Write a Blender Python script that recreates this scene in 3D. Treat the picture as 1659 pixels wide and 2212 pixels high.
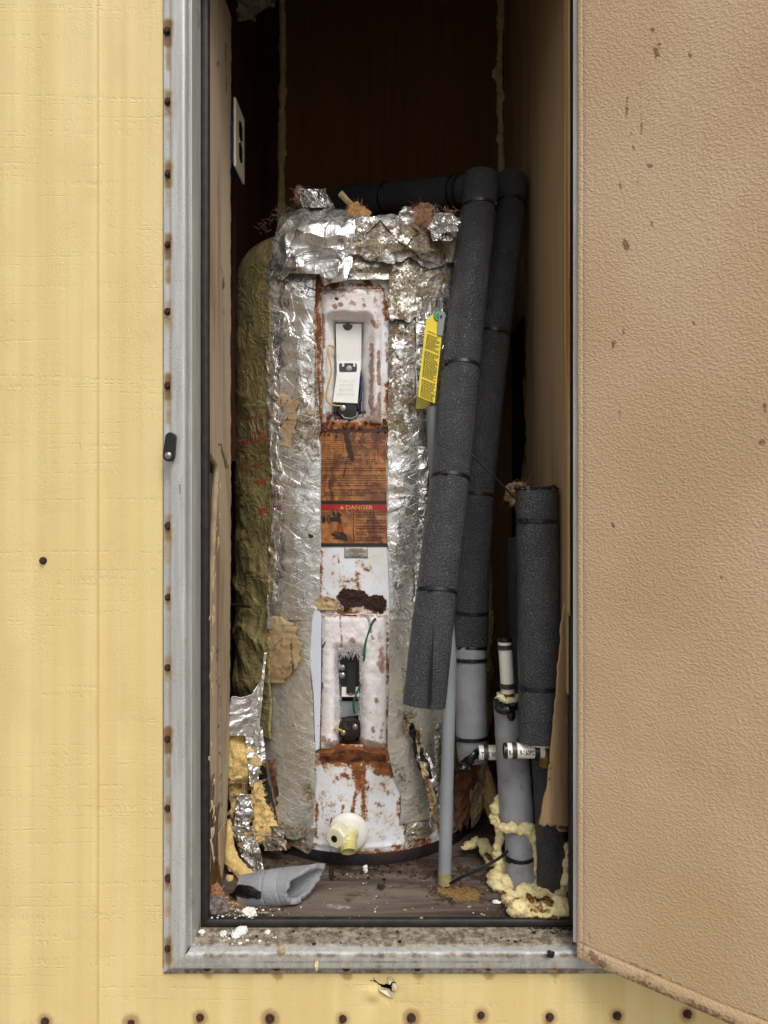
import bpy, bmesh, math, random
import numpy as np
from mathutils import Vector, Matrix, noise as mnoise

# ---------------------------------------------------------------- camera, light, exposure
SC = bpy.context.scene
for o in list(bpy.data.objects):
    bpy.data.objects.remove(o)
F, UX, VY, D = 1533.8, 862.0, 1106.0, 1.06        # focal length and principal point (picture 1659 x 2212), camera to wall (m)
cam = bpy.data.cameras.new('camera')
camo = bpy.data.objects.new('camera', cam)
SC.collection.objects.link(camo)
camo.location = (0, -D, 0)
camo.rotation_euler = (math.pi / 2, 0, 0)
cam.sensor_fit = 'VERTICAL'
cam.sensor_height = 24.0
cam.lens = 24.0 * F / 2212.0
cam.shift_x = -(UX - 829.5) / 2212.0
cam.clip_start, cam.clip_end = 0.02, 3000
SC.camera = camo
SUN_EL, SUN_AZ = math.radians(52), math.radians(22)   # azimuth measured from the camera side (-Y) towards +X
w = bpy.data.worlds.new('World')
SC.world = w
w.use_nodes = True
wt = w.node_tree
bg = wt.nodes['Background']
sky = wt.nodes.new('ShaderNodeTexSky')
sky.sky_type = 'NISHITA'
sky.sun_disc = False
sky.sun_elevation = SUN_EL
sky.sun_rotation = math.pi - SUN_AZ
sky.air_density, sky.dust_density, sky.ozone_density = 1.0, 4.0, 0.6
hs = wt.nodes.new('ShaderNodeHueSaturation')
hs.inputs['Saturation'].default_value = 0.30          # overcast: the clouds grey the sky
wt.links.new(sky.outputs[0], hs.inputs['Color'])
wt.links.new(hs.outputs[0], bg.inputs[0])
bg.inputs[1].default_value = 0.12
sl = bpy.data.lights.new('sun', 'SUN')
sl.energy = 1.15
sl.angle = math.radians(20)
sl.color = (1.0, 0.965, 0.91)
slo = bpy.data.objects.new('sun', sl)
SC.collection.objects.link(slo)
sd = Vector((math.sin(SUN_AZ) * math.cos(SUN_EL), -math.cos(SUN_AZ) * math.cos(SUN_EL), math.sin(SUN_EL)))
slo.rotation_euler = sd.to_track_quat('Z', 'Y').to_euler()
slo.location = (2, -4, 5)
SC.view_settings.view_transform = 'Standard'
SC.view_settings.look = 'None'
SC.view_settings.exposure = 0.31
SC.view_settings.gamma = 1.0
SC.view_settings.use_curve_mapping = False
SC.render.engine = 'CYCLES'
SC.cycles.max_bounces = 8
SC.cycles.diffuse_bounces = 6
SC.cycles.use_denoising = True

# ---------------------------------------------------------------- helpers: geometry
rng = np.random.default_rng(7)
random.seed(7)
COL = SC.collection


def P(u, v, d):
    """picture point (u, v) at distance d from the camera plane -> world point"""
    u, v, d = np.asarray(u, float), np.asarray(v, float), np.asarray(d, float)
    return np.stack(np.broadcast_arrays((u - UX) / F * d, d - D, (VY - v) / F * d), -1)


def proj(p):
    d = p[..., 1] + D
    return p[..., 0] / d * F + UX, VY - p[..., 2] / d * F


def _hash(i, j, k, s):
    h = (i * 374761393 + j * 668265263 + k * 2147483647 + s * 974634777) & 0xFFFFFFFF
    h = ((h ^ (h >> 13)) * 1274126177) & 0xFFFFFFFF
    return ((h ^ (h >> 16)) & 0xFFFFFF) / float(0xFFFFFF)


def vn(p, seed=0):
    """smooth value noise in -1..1"""
    p = np.asarray(p, float)
    i = np.floor(p).astype(np.int64)
    f = p - i
    f = f * f * f * (f * (f * 6 - 15) + 10)
    r = 0
    for a in (0, 1):
        for b in (0, 1):
            for c in (0, 1):
                wgt = (f[..., 0] if a else 1 - f[..., 0]) * (f[..., 1] if b else 1 - f[..., 1]) * (f[..., 2] if c else 1 - f[..., 2])
                r = r + wgt * _hash(i[..., 0] + a, i[..., 1] + b, i[..., 2] + c, seed)
    return r * 2 - 1


def fbm(p, octv=3, seed=0):
    r, a, t = 0, 1.0, 0
    p = np.asarray(p, float)
    for o in range(octv):
        r = r + a * vn(p * 2 ** o + o * 17.3, seed + o)
        t += a
        a *= 0.5
    return r / t


def ridge(p, octv=3, seed=0):
    """creased noise 0..1 (sharp valleys and ridges, like crumpled foil)"""
    p = np.asarray(p, float)
    q = p + 0.35 * np.stack([vn(p * 1.1, seed + 9), vn(p * 1.1 + 5, seed + 8), vn(p * 1.1 + 9, seed + 7)], -1)
    r, a, t = 0, 1.0, 0
    for o in range(octv):
        r = r + a * (1 - np.abs(vn(q * 2.1 ** o + o * 7.7, seed + o)) * 1.6)
        t += a
        a *= 0.52
    return r / t


def facet(p, seed=0):
    """Voronoi crumple: every cell its own tilted plane"""
    p = np.asarray(p, float)
    i = np.floor(p).astype(np.int64)
    best = np.full(p.shape[:-1], 9.0)
    val = np.zeros(p.shape[:-1])
    for a in (-1, 0, 1):
        for b in (-1, 0, 1):
            for c in (-1, 0, 1):
                ii, jj, kk = i[..., 0] + a, i[..., 1] + b, i[..., 2] + c
                q = np.stack([ii + _hash(ii, jj, kk, seed), jj + _hash(ii, jj, kk, seed + 1), kk + _hash(ii, jj, kk, seed + 2)], -1)
                dv = p - q
                dd = (dv ** 2).sum(-1)
                n = np.stack([_hash(ii, jj, kk, seed + 3), _hash(ii, jj, kk, seed + 4), _hash(ii, jj, kk, seed + 5)], -1) - 0.5
                h = (dv * n).sum(-1) + 0.3 * _hash(ii, jj, kk, seed + 6)
                m = dd < best
                best = np.where(m, dd, best)
                val = np.where(m, h, val)
    return val


def sstep(a, b, x):
    t = np.clip((x - a) / (b - a + 1e-12), 0, 1)
    return t * t * (3 - 2 * t)


def paint(u, v, strokes):
    """dirt mask from strokes (u0, v0, u1, v1, half width, strength) laid on the surface"""
    m = np.zeros(np.shape(u))
    for (a, b, c, d_, wd, s) in strokes:
        dx, dy = c - a, d_ - b
        L = dx * dx + dy * dy + 1e-9
        t = np.clip(((u - a) * dx + (v - b) * dy) / L, 0, 1)
        dist = np.hypot(u - a - t * dx, v - b - t * dy)
        m = np.maximum(m, s * (1 - sstep(0.0, 1.0, dist / wd)))
    return m


def soft(strokes, kw=1.7, ks=0.8):
    return [(a, b, c, d, w_ * kw, s * ks) for a, b, c, d, w_, s in strokes]


def link(o):
    COL.objects.link(o)
    return o


def setp(o, label=None, cat=None, group=None, kind=None):
    if label: o['label'] = label
    if cat: o['category'] = cat
    if group: o['group'] = group
    if kind: o['kind'] = kind
    return o


def thing(name, loc, label, cat, group=None, kind=None):
    o = bpy.data.objects.new(name, None)
    o.empty_display_size = 0.05
    link(o)
    o.location = loc
    o.matrix_basis = Matrix.Translation(Vector([float(x) for x in loc]))
    return setp(o, label, cat, group, kind)


def wmat(o):
    m = o.matrix_basis.copy()
    return wmat(o.parent) @ o.matrix_parent_inverse @ m if o.parent else m


def attach(o, parent):
    if parent is not None:
        o.parent = parent
        o.matrix_parent_inverse = wmat(parent).inverted()
    return o


def mesh_obj(name, verts, faces, mat, parent=None, smooth=True, label=None, cat=None, kind=None, attrs=None, uv=None, group=None, sharp=None):
    me = bpy.data.meshes.new(name)
    verts = np.asarray(verts, float).reshape(-1, 3)
    me.from_pydata(verts.tolist(), [], faces if isinstance(faces, list) else faces.tolist())
    if attrs:
        for k, a in attrs.items():
            at = me.attributes.new(k, 'FLOAT', 'POINT')
            at.data.foreach_set('value', np.asarray(a, np.float32).ravel())
    if uv is not None:
        ul = me.uv_layers.new(name='UVMap')
        li = np.empty(len(me.loops), np.int32)
        me.loops.foreach_get('vertex_index', li)
        ul.data.foreach_set('uv', np.asarray(uv, np.float32).reshape(-1, 2)[li].ravel())
    me.materials.append(mat)
    if smooth:
        me.polygons.foreach_set('use_smooth', [True] * len(me.polygons))
        if sharp:
            me.set_sharp_from_angle(angle=math.radians(sharp))
    me.update()
    o = link(bpy.data.objects.new(name, me))
    setp(o, label, cat, group, kind)
    return attach(o, parent)


def grid_faces(nv, nu, keep=None, flip=False):
    a = np.arange(nv * nu).reshape(nv, nu)
    q = np.stack([a[:-1, :-1], a[1:, :-1], a[1:, 1:], a[:-1, 1:]], -1)
    if flip:
        q = q[..., ::-1]
    if keep is not None:
        q = q[keep]
    return q.reshape(-1, 4)


def compact(verts, faces, *arrs):
    used = np.unique(faces)
    re = -np.ones(len(verts), np.int64)
    re[used] = np.arange(len(used))
    return (verts[used], re[faces]) + tuple(None if a is None else np.asarray(a).reshape(len(verts), -1)[used] for a in arrs)


def grid_obj(name, XYZ, mat, parent=None, keep=None, attrs=None, uv=None, solid=0.0, flip=False, **kw):
    nv, nu = XYZ.shape[:2]
    f = grid_faces(nv, nu, keep, flip)
    vv = XYZ.reshape(-1, 3)
    ks = list((attrs or {}).keys())
    res = compact(vv, f, *([uv] if uv is not None else []), *[attrs[k] for k in ks])
    v2, f2 = res[0], res[1]
    i = 2
    uv2 = None
    if uv is not None:
        uv2 = res[2]
        i = 3
    at2 = {k: res[i + n][:, 0] for n, k in enumerate(ks)}
    o = mesh_obj(name, v2, f2, mat, parent, attrs=at2, uv=uv2, **kw)
    if solid:
        m = o.modifiers.new('solid', 'SOLIDIFY')
        m.thickness = solid
        m.offset = -1
        m.use_rim = True
    return o


class MB:
    """collects shapes into one mesh"""
    def __init__(s):
        s.v, s.f, s.n = [], [], 0

    def add(s, v, f):
        v = np.asarray(v, float).reshape(-1, 3)
        s.v.append(v)
        s.f += [tuple(int(i) + s.n for i in q) for q in f]
        s.n += len(v)
        return s

    def box(s, c, size, rot=None):
        h = np.array(size) / 2.0
        v = np.array([[x, y, z] for x in (-1, 1) for y in (-1, 1) for z in (-1, 1)]) * h
        if rot is not None:
            v = v @ np.array(rot.to_matrix() if hasattr(rot, 'to_matrix') else rot).T
        return s.add(v + np.array(c), [(0, 1, 3, 2), (4, 6, 7, 5), (0, 4, 5, 1), (2, 3, 7, 6), (0, 2, 6, 4), (1, 5, 7, 3)])

    def span(s, x0, x1, y0, y1, z0, z1):
        return s.box(((x0 + x1) / 2, (y0 + y1) / 2, (z0 + z1) / 2), (x1 - x0, y1 - y0, z1 - z0))

    def slab(s, front, back):
        """two matching polygons (front, back) joined all round"""
        n = len(front)
        f = [tuple(range(n)), tuple(range(2 * n - 1, n - 1, -1))]
        f += [(i, i + n, (i + 1) % n + n, (i + 1) % n) for i in range(n)]
        return s.add(np.concatenate([front, back]), f)

    def plate(s, uv, d, t):
        """flat plate facing the camera: outline in the picture at distance d (number or per point), thickness t away"""
        uv = np.asarray(uv, float)
        fr = P(uv[:, 0], uv[:, 1], d)
        return s.slab(fr, fr + np.array([0, t, 0]))

    def tube(s, pts, r, n=16, cap=True, amp=0.0, fr=30, seed=0, inner=None, squash=None):
        pts = np.asarray(pts, float)
        m = len(pts)
        r = np.broadcast_to(np.asarray(r, float), (m,)).copy()
        tg = np.gradient(pts, axis=0)
        tg /= np.linalg.norm(tg, axis=1)[:, None] + 1e-12
        up = np.array([0, 1.0, 0]) if abs(tg[0][1]) < 0.9 else np.array([1.0, 0, 0])
        a = np.cross(tg[0], up); a /= np.linalg.norm(a)
        A, B = [], []
        for k in range(m):
            a = a - tg[k] * a.dot(tg[k]); a /= np.linalg.norm(a)
            A.append(a); B.append(np.cross(tg[k], a))
        A, B = np.array(A), np.array(B)
        th = np.arange(n) / n * 2 * np.pi
        sx, sy = squash if squash else (1, 1)

        def ring(rr):
            o = (np.cos(th)[None, :, None] * A[:, None] * sx + np.sin(th)[None, :, None] * B[:, None] * sy)
            q = pts[:, None] + o * rr[:, None, None]
            if amp:
                q = q + o * (fbm(q * fr, 3, seed) * amp)[..., None]
            return q
        q = ring(r).reshape(-1, 3)
        fc = [(k * n + i, k * n + (i + 1) % n, (k + 1) * n + (i + 1) % n, (k + 1) * n + i) for k in range(m - 1) for i in range(n)]
        if inner is None:
            if cap:
                fc.append(tuple(range(n - 1, -1, -1)))
                fc.append(tuple((m - 1) * n + i for i in range(n)))
            return s.add(q, fc)
        q2 = ring(np.broadcast_to(np.asarray(inner, float), (m,))).reshape(-1, 3)
        N = len(q)
        fc += [(N + k * n + i, N + (k + 1) * n + i, N + (k + 1) * n + (i + 1) % n, N + k * n + (i + 1) % n) for k in range(m - 1) for i in range(n)]
        for i in range(n):
            j = (i + 1) % n
            fc.append((i, N + i, N + j, j))
            e = (m - 1) * n
            fc.append((e + i, e + j, N + e + j, N + e + i))
        return s.add(np.concatenate([q, q2]), fc)

    def blob(s, c, r, amp=0.3, fr=1.6, seed=0, sub=3, octv=3, rot=None):
        v, f = ico(sub)
        dsp = 1 + amp * fbm(v * fr + seed * 3.1, octv, seed)
        v = v * dsp[:, None] * np.asarray(r, float)
        if rot is not None:
            v = v @ np.array(rot.to_matrix()).T
        return s.add(v + np.asarray(c), f)

    def lathe(s, c, axis, prof, n=24, capends=True):
        """profile [(distance along axis, radius)]"""
        ax = np.asarray(axis, float); ax /= np.linalg.norm(ax)
        pts = np.array([np.asarray(c) + ax * p[0] for p in prof])
        return s._rings(pts, ax, [p[1] for p in prof], n, capends)

    def _rings(s, pts, ax, rr, n, cap, ph=0.0):
        up = np.array([0, 0, 1.0]) if abs(ax[2]) < 0.9 else np.array([1.0, 0, 0])
        a = np.cross(ax, up); a /= np.linalg.norm(a)
        b = np.cross(ax, a)
        th = np.arange(n) / n * 2 * np.pi + ph
        q = np.concatenate([p + (np.cos(th)[:, None] * a + np.sin(th)[:, None] * b) * r for p, r in zip(pts, rr)])
        m = len(pts)
        fc = [(k * n + i, k * n + (i + 1) % n, (k + 1) * n + (i + 1) % n, (k + 1) * n + i) for k in range(m - 1) for i in range(n)]
        if cap:
            fc.append(tuple(range(n - 1, -1, -1)))
            fc.append(tuple((m - 1) * n + i for i in range(n)))
        return s.add(q, fc)

    def build(s, name, mat, parent=None, smooth=True, sharp=40, bevel=0, **kw):
        o = mesh_obj(name, np.concatenate(s.v), s.f, mat, parent, smooth=smooth, sharp=sharp if smooth else None, **kw)
        if bevel:
            m = o.modifiers.new('bevel', 'BEVEL')
            m.width = bevel
            m.segments = 2
            m.limit_method = 'ANGLE'
        return o


_ico = {}


def ico(sub):
    if sub not in _ico:
        bm = bmesh.new()
        bmesh.ops.create_icosphere(bm, subdivisions=sub, radius=1)
        _ico[sub] = (np.array([v.co[:] for v in bm.verts]), [tuple(v.index for v in f.verts) for f in bm.faces])
        bm.free()
    return _ico[sub]


def copyobj(o, loc, parent=None, rot=None):
    c = o.copy()
    COL.objects.link(c)
    c.location = loc
    if rot: c.rotation_euler = rot
    if parent is not None:
        c.parent = parent
        c.matrix_parent_inverse = wmat(parent).inverted()
    return c


# ---------------------------------------------------------------- helpers: materials
def lin(r, g, b, k=1.0):
    f = lambda c: (c / 255 / 12.92 if c / 255 <= 0.04045 else ((c / 255 + 0.055) / 1.055) ** 2.4) * k
    return (f(r), f(g), f(b), 1.0)


class NT:
    def __init__(s, name, coord='Object'):
        s.m = bpy.data.materials.new(name)
        s.m.use_nodes = True
        s.t = s.m.node_tree
        s.b = s.t.nodes['Principled BSDF']
        tc = s.t.nodes.new('ShaderNodeTexCoord')
        s.co = tc.outputs[coord]
        s.uvo = tc.outputs['UV']
        s.h = None

    def new(s, t, **k):
        n = s.t.nodes.new(t)
        for a, b in k.items():
            setattr(n, a, b)
        return n

    def put(s, sock, val):
        if isinstance(val, bpy.types.NodeSocket):
            s.t.links.new(val, sock)
        else:
            sock.default_value = val

    def stretch(s, sx, sy, sz, rot=(0, 0, 0), src=None):
        n = s.new('ShaderNodeMapping')
        n.inputs['Scale'].default_value = (sx, sy, sz)
        n.inputs['Rotation'].default_value = rot
        s.t.links.new(src or s.co, n.inputs[0])
        return n.outputs[0]

    def noise(s, scale, detail=4, rough=0.55, dist=0.0, vec=None):
        n = s.new('ShaderNodeTexNoise')
        s.t.links.new(vec or s.co, n.inputs['Vector'])
        n.inputs['Scale'].default_value = scale
        n.inputs['Detail'].default_value = detail
        n.inputs['Roughness'].default_value = rough
        n.inputs['Distortion'].default_value = dist
        return n.outputs['Fac']

    def voro(s, scale, feature='F1', vec=None, out='Distance', rand=1.0):
        n = s.new('ShaderNodeTexVoronoi', feature=feature)
        s.t.links.new(vec or s.co, n.inputs['Vector'])
        n.inputs['Scale'].default_value = scale
        n.inputs['Randomness'].default_value = rand
        return n.outputs[out]

    def attr(s, name):
        n = s.new('ShaderNodeAttribute', attribute_name=name)
        return n.outputs['Fac']

    def math(s, op, a, b=0.0, c=None):
        n = s.new('ShaderNodeMath', operation=op)
        s.put(n.inputs[0], a)
        s.put(n.inputs[1], b)
        if c is not None:
            s.put(n.inputs[2], c)
        return n.outputs[0]

    def ramp(s, x, lo, hi, a=0.0, b=1.0):
        n = s.new('ShaderNodeMapRange', interpolation_type='SMOOTHSTEP')
        s.put(n.inputs[0], x)
        n.inputs[1].default_value, n.inputs[2].default_value = lo, hi
        n.inputs[3].default_value, n.inputs[4].default_value = a, b
        return n.outputs[0]

    def mix(s, fac, a, b):
        n = s.new('ShaderNodeMix', data_type='RGBA')
        s.put(n.inputs[0], fac)
        s.put(n.inputs[6], a)
        s.put(n.inputs[7], b)
        return n.outputs[2]

    def mixf(s, fac, a, b):
        n = s.new('ShaderNodeMix', data_type='FLOAT')
        s.put(n.inputs[0], fac)
        s.put(n.inputs[2], a)
        s.put(n.inputs[3], b)
        return n.outputs[0]

    def bump(s, height, strength=0.5, dist=0.001):
        n = s.new('ShaderNodeBump')
        n.inputs['Strength'].default_value = strength
        n.inputs['Distance'].default_value = dist
        s.put(n.inputs['Height'], height)
        if s.h is not None:
            s.t.links.new(s.h, n.inputs['Normal'])
        s.h = n.outputs[0]

    def dirty(s, name, nscale, amp=0.8, lo=0.45, hi=0.6, detail=6, vec=None):
        """painted mask broken up by noise"""
        nz = s.noise(nscale, detail, 0.65, 0.0, vec)
        n2 = s.noise(nscale * 0.2, 4, 0.6, 0.6, vec)
        a = s.math('MULTIPLY_ADD', s.math('SUBTRACT', nz, 0.5), amp, s.attr(name))
        a = s.math('MULTIPLY_ADD', s.math('SUBTRACT', n2, 0.5), amp * 0.9, a)
        a = s.math('MULTIPLY', a, s.ramp(s.attr(name), 0.0, 0.12))
        return s.ramp(a, lo, hi)

    def out(s, col=None, rough=None, metal=None, spec=None, **kw):
        if col is not None: s.put(s.b.inputs['Base Color'], col)
        if rough is not None: s.put(s.b.inputs['Roughness'], rough)
        if metal is not None: s.put(s.b.inputs['Metallic'], metal)
        if spec is not None: s.put(s.b.inputs['Specular IOR Level'], spec)
        for k, v in kw.items():
            s.put(s.b.inputs[k.replace('_', ' ')], v)
        if s.h is not None:
            s.t.links.new(s.h, s.b.inputs['Normal'])
        return s.m


def simple(name, col, rough=0.6, metal=0.0, var=0.25, scale=60, bump=0.0, bscale=400, dirt=None, spec=0.5):
    n = NT(name)
    c2 = tuple(x * (1 - var) for x in col[:3]) + (1,)
    c = n.mix(n.ramp(n.noise(scale, 5), 0.35, 0.65), c2, col)
    if dirt:
        c = n.mix(n.ramp(n.noise(dirt[1], 6, 0.7), dirt[2], dirt[3]), c, dirt[0])
    if bump:
        n.bump(n.noise(bscale, 3), bump, 0.001)
    return n.out(c, rough, metal, spec)

# ---------------------------------------------------------------- materials
def rusty(n, base, nsc=180, speck=True, amp=0.9):
    """rust over a painted colour: painted mask 'rust', light orange rim, dark brown heart, small specks"""
    nz = n.noise(nsc, 9, 0.75)
    nz2 = n.noise(nsc * 0.25, 5, 0.6, 0.5)
    at = n.attr('rust')
    a = n.math('MULTIPLY_ADD', n.math('SUBTRACT', nz, 0.53), amp * 2.0, n.math('MULTIPLY', at, 0.85))
    a = n.math('MULTIPLY_ADD', n.math('SUBTRACT', nz2, 0.5), amp * 1.1, a)
    a = n.math('MULTIPLY', a, n.ramp(at, 0.0, 0.15))
    m0, m1, m2 = n.ramp(a, 0.10, 0.34), n.ramp(a, 0.30, 0.5), n.ramp(a, 0.66, 1.05)
    c = n.mix(n.math('MULTIPLY', m0, 0.55), base, lin(204, 174, 132))
    rc = n.mix(n.ramp(nz2, 0.35, 0.65), lin(164, 100, 48), lin(112, 64, 36))
    c = n.mix(m1, c, rc)
    c = n.mix(m2, c, n.mix(n.ramp(nz, 0.4, 0.62), lin(46, 30, 24), lin(84, 48, 32)))
    if speck:
        v = n.voro(nsc * 2.2)
        sp = n.math('MULTIPLY', n.ramp(v, 0.16, 0.10, 0, 1), n.ramp(n.noise(nsc * 0.2, 3), 0.52, 0.6))
        c = n.mix(sp, c, lin(110, 66, 40))
    return c, m1, nz


def m_siding():
    n = NT('siding_paint')
    tone = n.noise(1, 3, 0.5, 0, n.stretch(34, 1, 0.7))
    c = n.mix(n.ramp(tone, 0.32, 0.66), lin(226, 205, 147), lin(217, 194, 133))
    c = n.mix(n.ramp(n.noise(9, 4), 0.4, 0.8), c, lin(217, 192, 134))
    # rust halo round the screws
    nz = n.noise(150, 6, 0.7)
    a = n.math('MULTIPLY_ADD', n.math('SUBTRACT', nz, 0.5), 0.35, n.attr('rust'))
    c = n.mix(n.ramp(a, 0.2, 0.55, 0, 0.65), c, lin(150, 112, 72))
    c = n.mix(n.ramp(a, 0.55, 0.85, 0, 0.9), c, lin(88, 66, 56))
    sp = n.math('MULTIPLY', n.ramp(n.voro(130), 0.07, 0.03), n.ramp(n.noise(22, 2), 0.6, 0.66))
    c = n.mix(sp, c, lin(120, 96, 60))
    area = n.ramp(n.noise(14, 3, 0.5, 0, n.stretch(1, 1, 0.45)), 0.34, 0.72)
    worm = n.ramp(n.noise(260, 2, 0.5, 1.0), 0.42, 0.62)
    grain = n.noise(1, 3, 0.6, 0.6, n.stretch(300, 1, 60))
    h = n.math('MULTIPLY', n.math('MULTIPLY', worm, area), 0.5)
    h = n.math('MULTIPLY_ADD', grain, 0.55, h)
    ln = n.math('ABSOLUTE', n.math('SUBTRACT', n.noise(1, 2, 0.5, 0.0, n.stretch(0.7, 1, 34)), 0.5))
    tick = n.ramp(n.noise(1, 2, 0.5, 0.3, n.stretch(170, 1, 60)), 0.46, 0.58)
    saw = n.math('MULTIPLY', n.math('MULTIPLY', n.ramp(ln, 0.02, 0.004), tick), n.ramp(n.noise(12, 3), 0.36, 0.56))
    h = n.math('MULTIPLY_ADD', saw, -0.8, h)
    n.bump(h, 0.5, 0.0011)
    return n.out(c, n.ramp(n.noise(60, 3), 0.3, 0.7, 0.42, 0.55), 0, 0.4)


def m_alu():
    n = NT('weathered_aluminium')
    fine = n.noise(900, 3, 0.6)
    c = n.mix(n.ramp(n.noise(1, 4, 0.6, 0, n.stretch(120, 120, 6)), 0.35, 0.65), lin(178, 179, 176), lin(198, 199, 196))
    ox = n.math('MULTIPLY', n.ramp(n.voro(380), 0.32, 0.16), n.ramp(n.noise(22, 5, 0.6), 0.40, 0.56))
    c = n.mix(n.math('MULTIPLY', ox, 0.75), c, lin(112, 108, 100))
    d = n.dirty('dirt', 60, 1.0, 0.25, 0.95, 8)
    c = n.mix(d, c, n.mix(n.ramp(n.noise(70, 7, 0.7), 0.4, 0.62), lin(98, 86, 70), lin(166, 154, 134)))
    r = n.dirty('rust', 70, 1.3, 0.2, 1.0, 8)
    c = n.mix(n.math('MULTIPLY', r, 0.9), c, n.mix(n.ramp(n.attr('rust'), 0.45, 1.15), lin(170, 140, 84), lin(118, 82, 44)))
    n.bump(n.math('ADD', fine, n.math('MULTIPLY', ox, -0.5)), 0.25, 0.0006)
    dm = n.math('MAXIMUM', d, r)
    return n.out(c, n.mixf(dm, 0.46, 0.85), n.mixf(dm, 0.22, 0.0), 0.5)


def m_rubber():
    n = NT('black_weatherstrip')
    sp = n.ramp(n.voro(160), 0.06, 0.03)
    c = n.mix(n.math('MULTIPLY', sp, n.ramp(n.noise(30), 0.5, 0.65)), n.mix(n.ramp(n.noise(50, 5), 0.35, 0.7), lin(22, 20, 19), lin(40, 36, 33)), lin(170, 160, 145))
    n.bump(n.noise(300, 3), 0.2, 0.0008)
    return n.out(c, 0.6)


def m_door():
    n = NT('tan_embossed_vinyl')
    c = n.mix(n.ramp(n.noise(3.5, 3), 0.35, 0.7), lin(208, 181, 146), lin(197, 166, 128))
    tone = n.ramp(n.noise(260, 3, 0.5, 1.0), 0.35, 0.65)
    c = n.mix(n.math('MULTIPLY', tone, 0.12), c, lin(186, 150, 112))
    d = n.dirty('dirt', 190, 1.5, 0.42, 0.78, 8)
    c = n.mix(n.math('MULTIPLY', d, 0.75), c, n.mix(n.ramp(n.noise(420, 4), 0.4, 0.6), lin(58, 42, 32), lin(120, 88, 58)))
    sp = n.math('MULTIPLY', n.ramp(n.voro(1, 'F1', n.stretch(95, 95, 48)), 0.075, 0.03), n.ramp(n.noise(1, 3, 0.5, 0, n.stretch(16, 16, 5)), 0.50, 0.58))
    c = n.mix(sp, c, lin(84, 64, 52))
    stk = n.ramp(n.noise(1, 4, 0.6, 0.2, n.stretch(34, 34, 2.2)), 0.55, 0.75)
    c = n.mix(n.math('MULTIPLY', stk, 0.22), c, lin(186, 152, 116))
    v = n.stretch(1, 1, 1.25)
    wp = n.new('ShaderNodeVectorMath', operation='MULTIPLY_ADD')
    nn = n.new('ShaderNodeTexNoise')
    n.t.links.new(n.co, nn.inputs['Vector'])
    nn.inputs['Scale'].default_value = 120
    n.t.links.new(nn.outputs['Color'], wp.inputs[0])
    wp.inputs[1].default_value = (0.006, 0.006, 0.006)
    n.t.links.new(v, wp.inputs[2])
    pb = n.ramp(n.voro(270, 'SMOOTH_F1', wp.outputs[0]), 0.1, 0.62, 1.0, 0.0)
    n.bump(n.math('MULTIPLY_ADD', n.noise(500, 2), 0.2, pb), 0.5, 0.0010)
    return n.out(c, n.mixf(d, 0.33, 0.8), 0, 0.55)


def m_wood(name, c1, c2, c3, dark, rough=0.8, along=2, sc=1.0, attr=False):
    """weathered wood: grain along axis 0 x, 1 y, 2 z"""
    n = NT(name)
    st = [130 * sc] * 3
    st[along] = 4.5 * sc
    g = n.noise(1, 6, 0.65, 0.4, n.stretch(*st))
    st2 = [16 * sc] * 3
    st2[along] = 2.2 * sc
    b = n.noise(1, 4, 0.6, 0.8, n.stretch(*st2))
    c = n.mix(n.ramp(g, 0.3, 0.7), c1, c2)
    c = n.mix(n.ramp(b, 0.45, 0.72), c, c3)
    cr = n.ramp(g, 0.36, 0.24)
    c = n.mix(n.math('MULTIPLY', cr, 0.8), c, dark)
    sp = n.math('MULTIPLY', n.ramp(n.voro(210), 0.1, 0.05), n.ramp(n.noise(30, 3), 0.5, 0.6))
    c = n.mix(sp, c, dark)
    if attr:
        d = n.dirty('dirt', 120, 1.7, 0.36, 0.75, 8)
        c = n.mix(d, c, n.mix(n.ramp(n.noise(300, 4), 0.4, 0.6), lin(40, 31, 27), lin(84, 66, 50)))
        o = n.dirty('ochre', 160, 1.6, 0.5, 0.8, 8)
        c = n.mix(o, c, n.mix(n.ramp(n.noise(220, 4), 0.4, 0.6), lin(122, 90, 54), lin(152, 120, 78)))
        wh = n.dirty('white', 210, 1.1, 0.5, 0.8)
        c = n.mix(n.math('MULTIPLY', wh, 0.8), c, lin(186, 180, 170))
    n.bump(g, 0.5, 0.0012)
    return n.out(c, rough, 0, 0.25)


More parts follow.
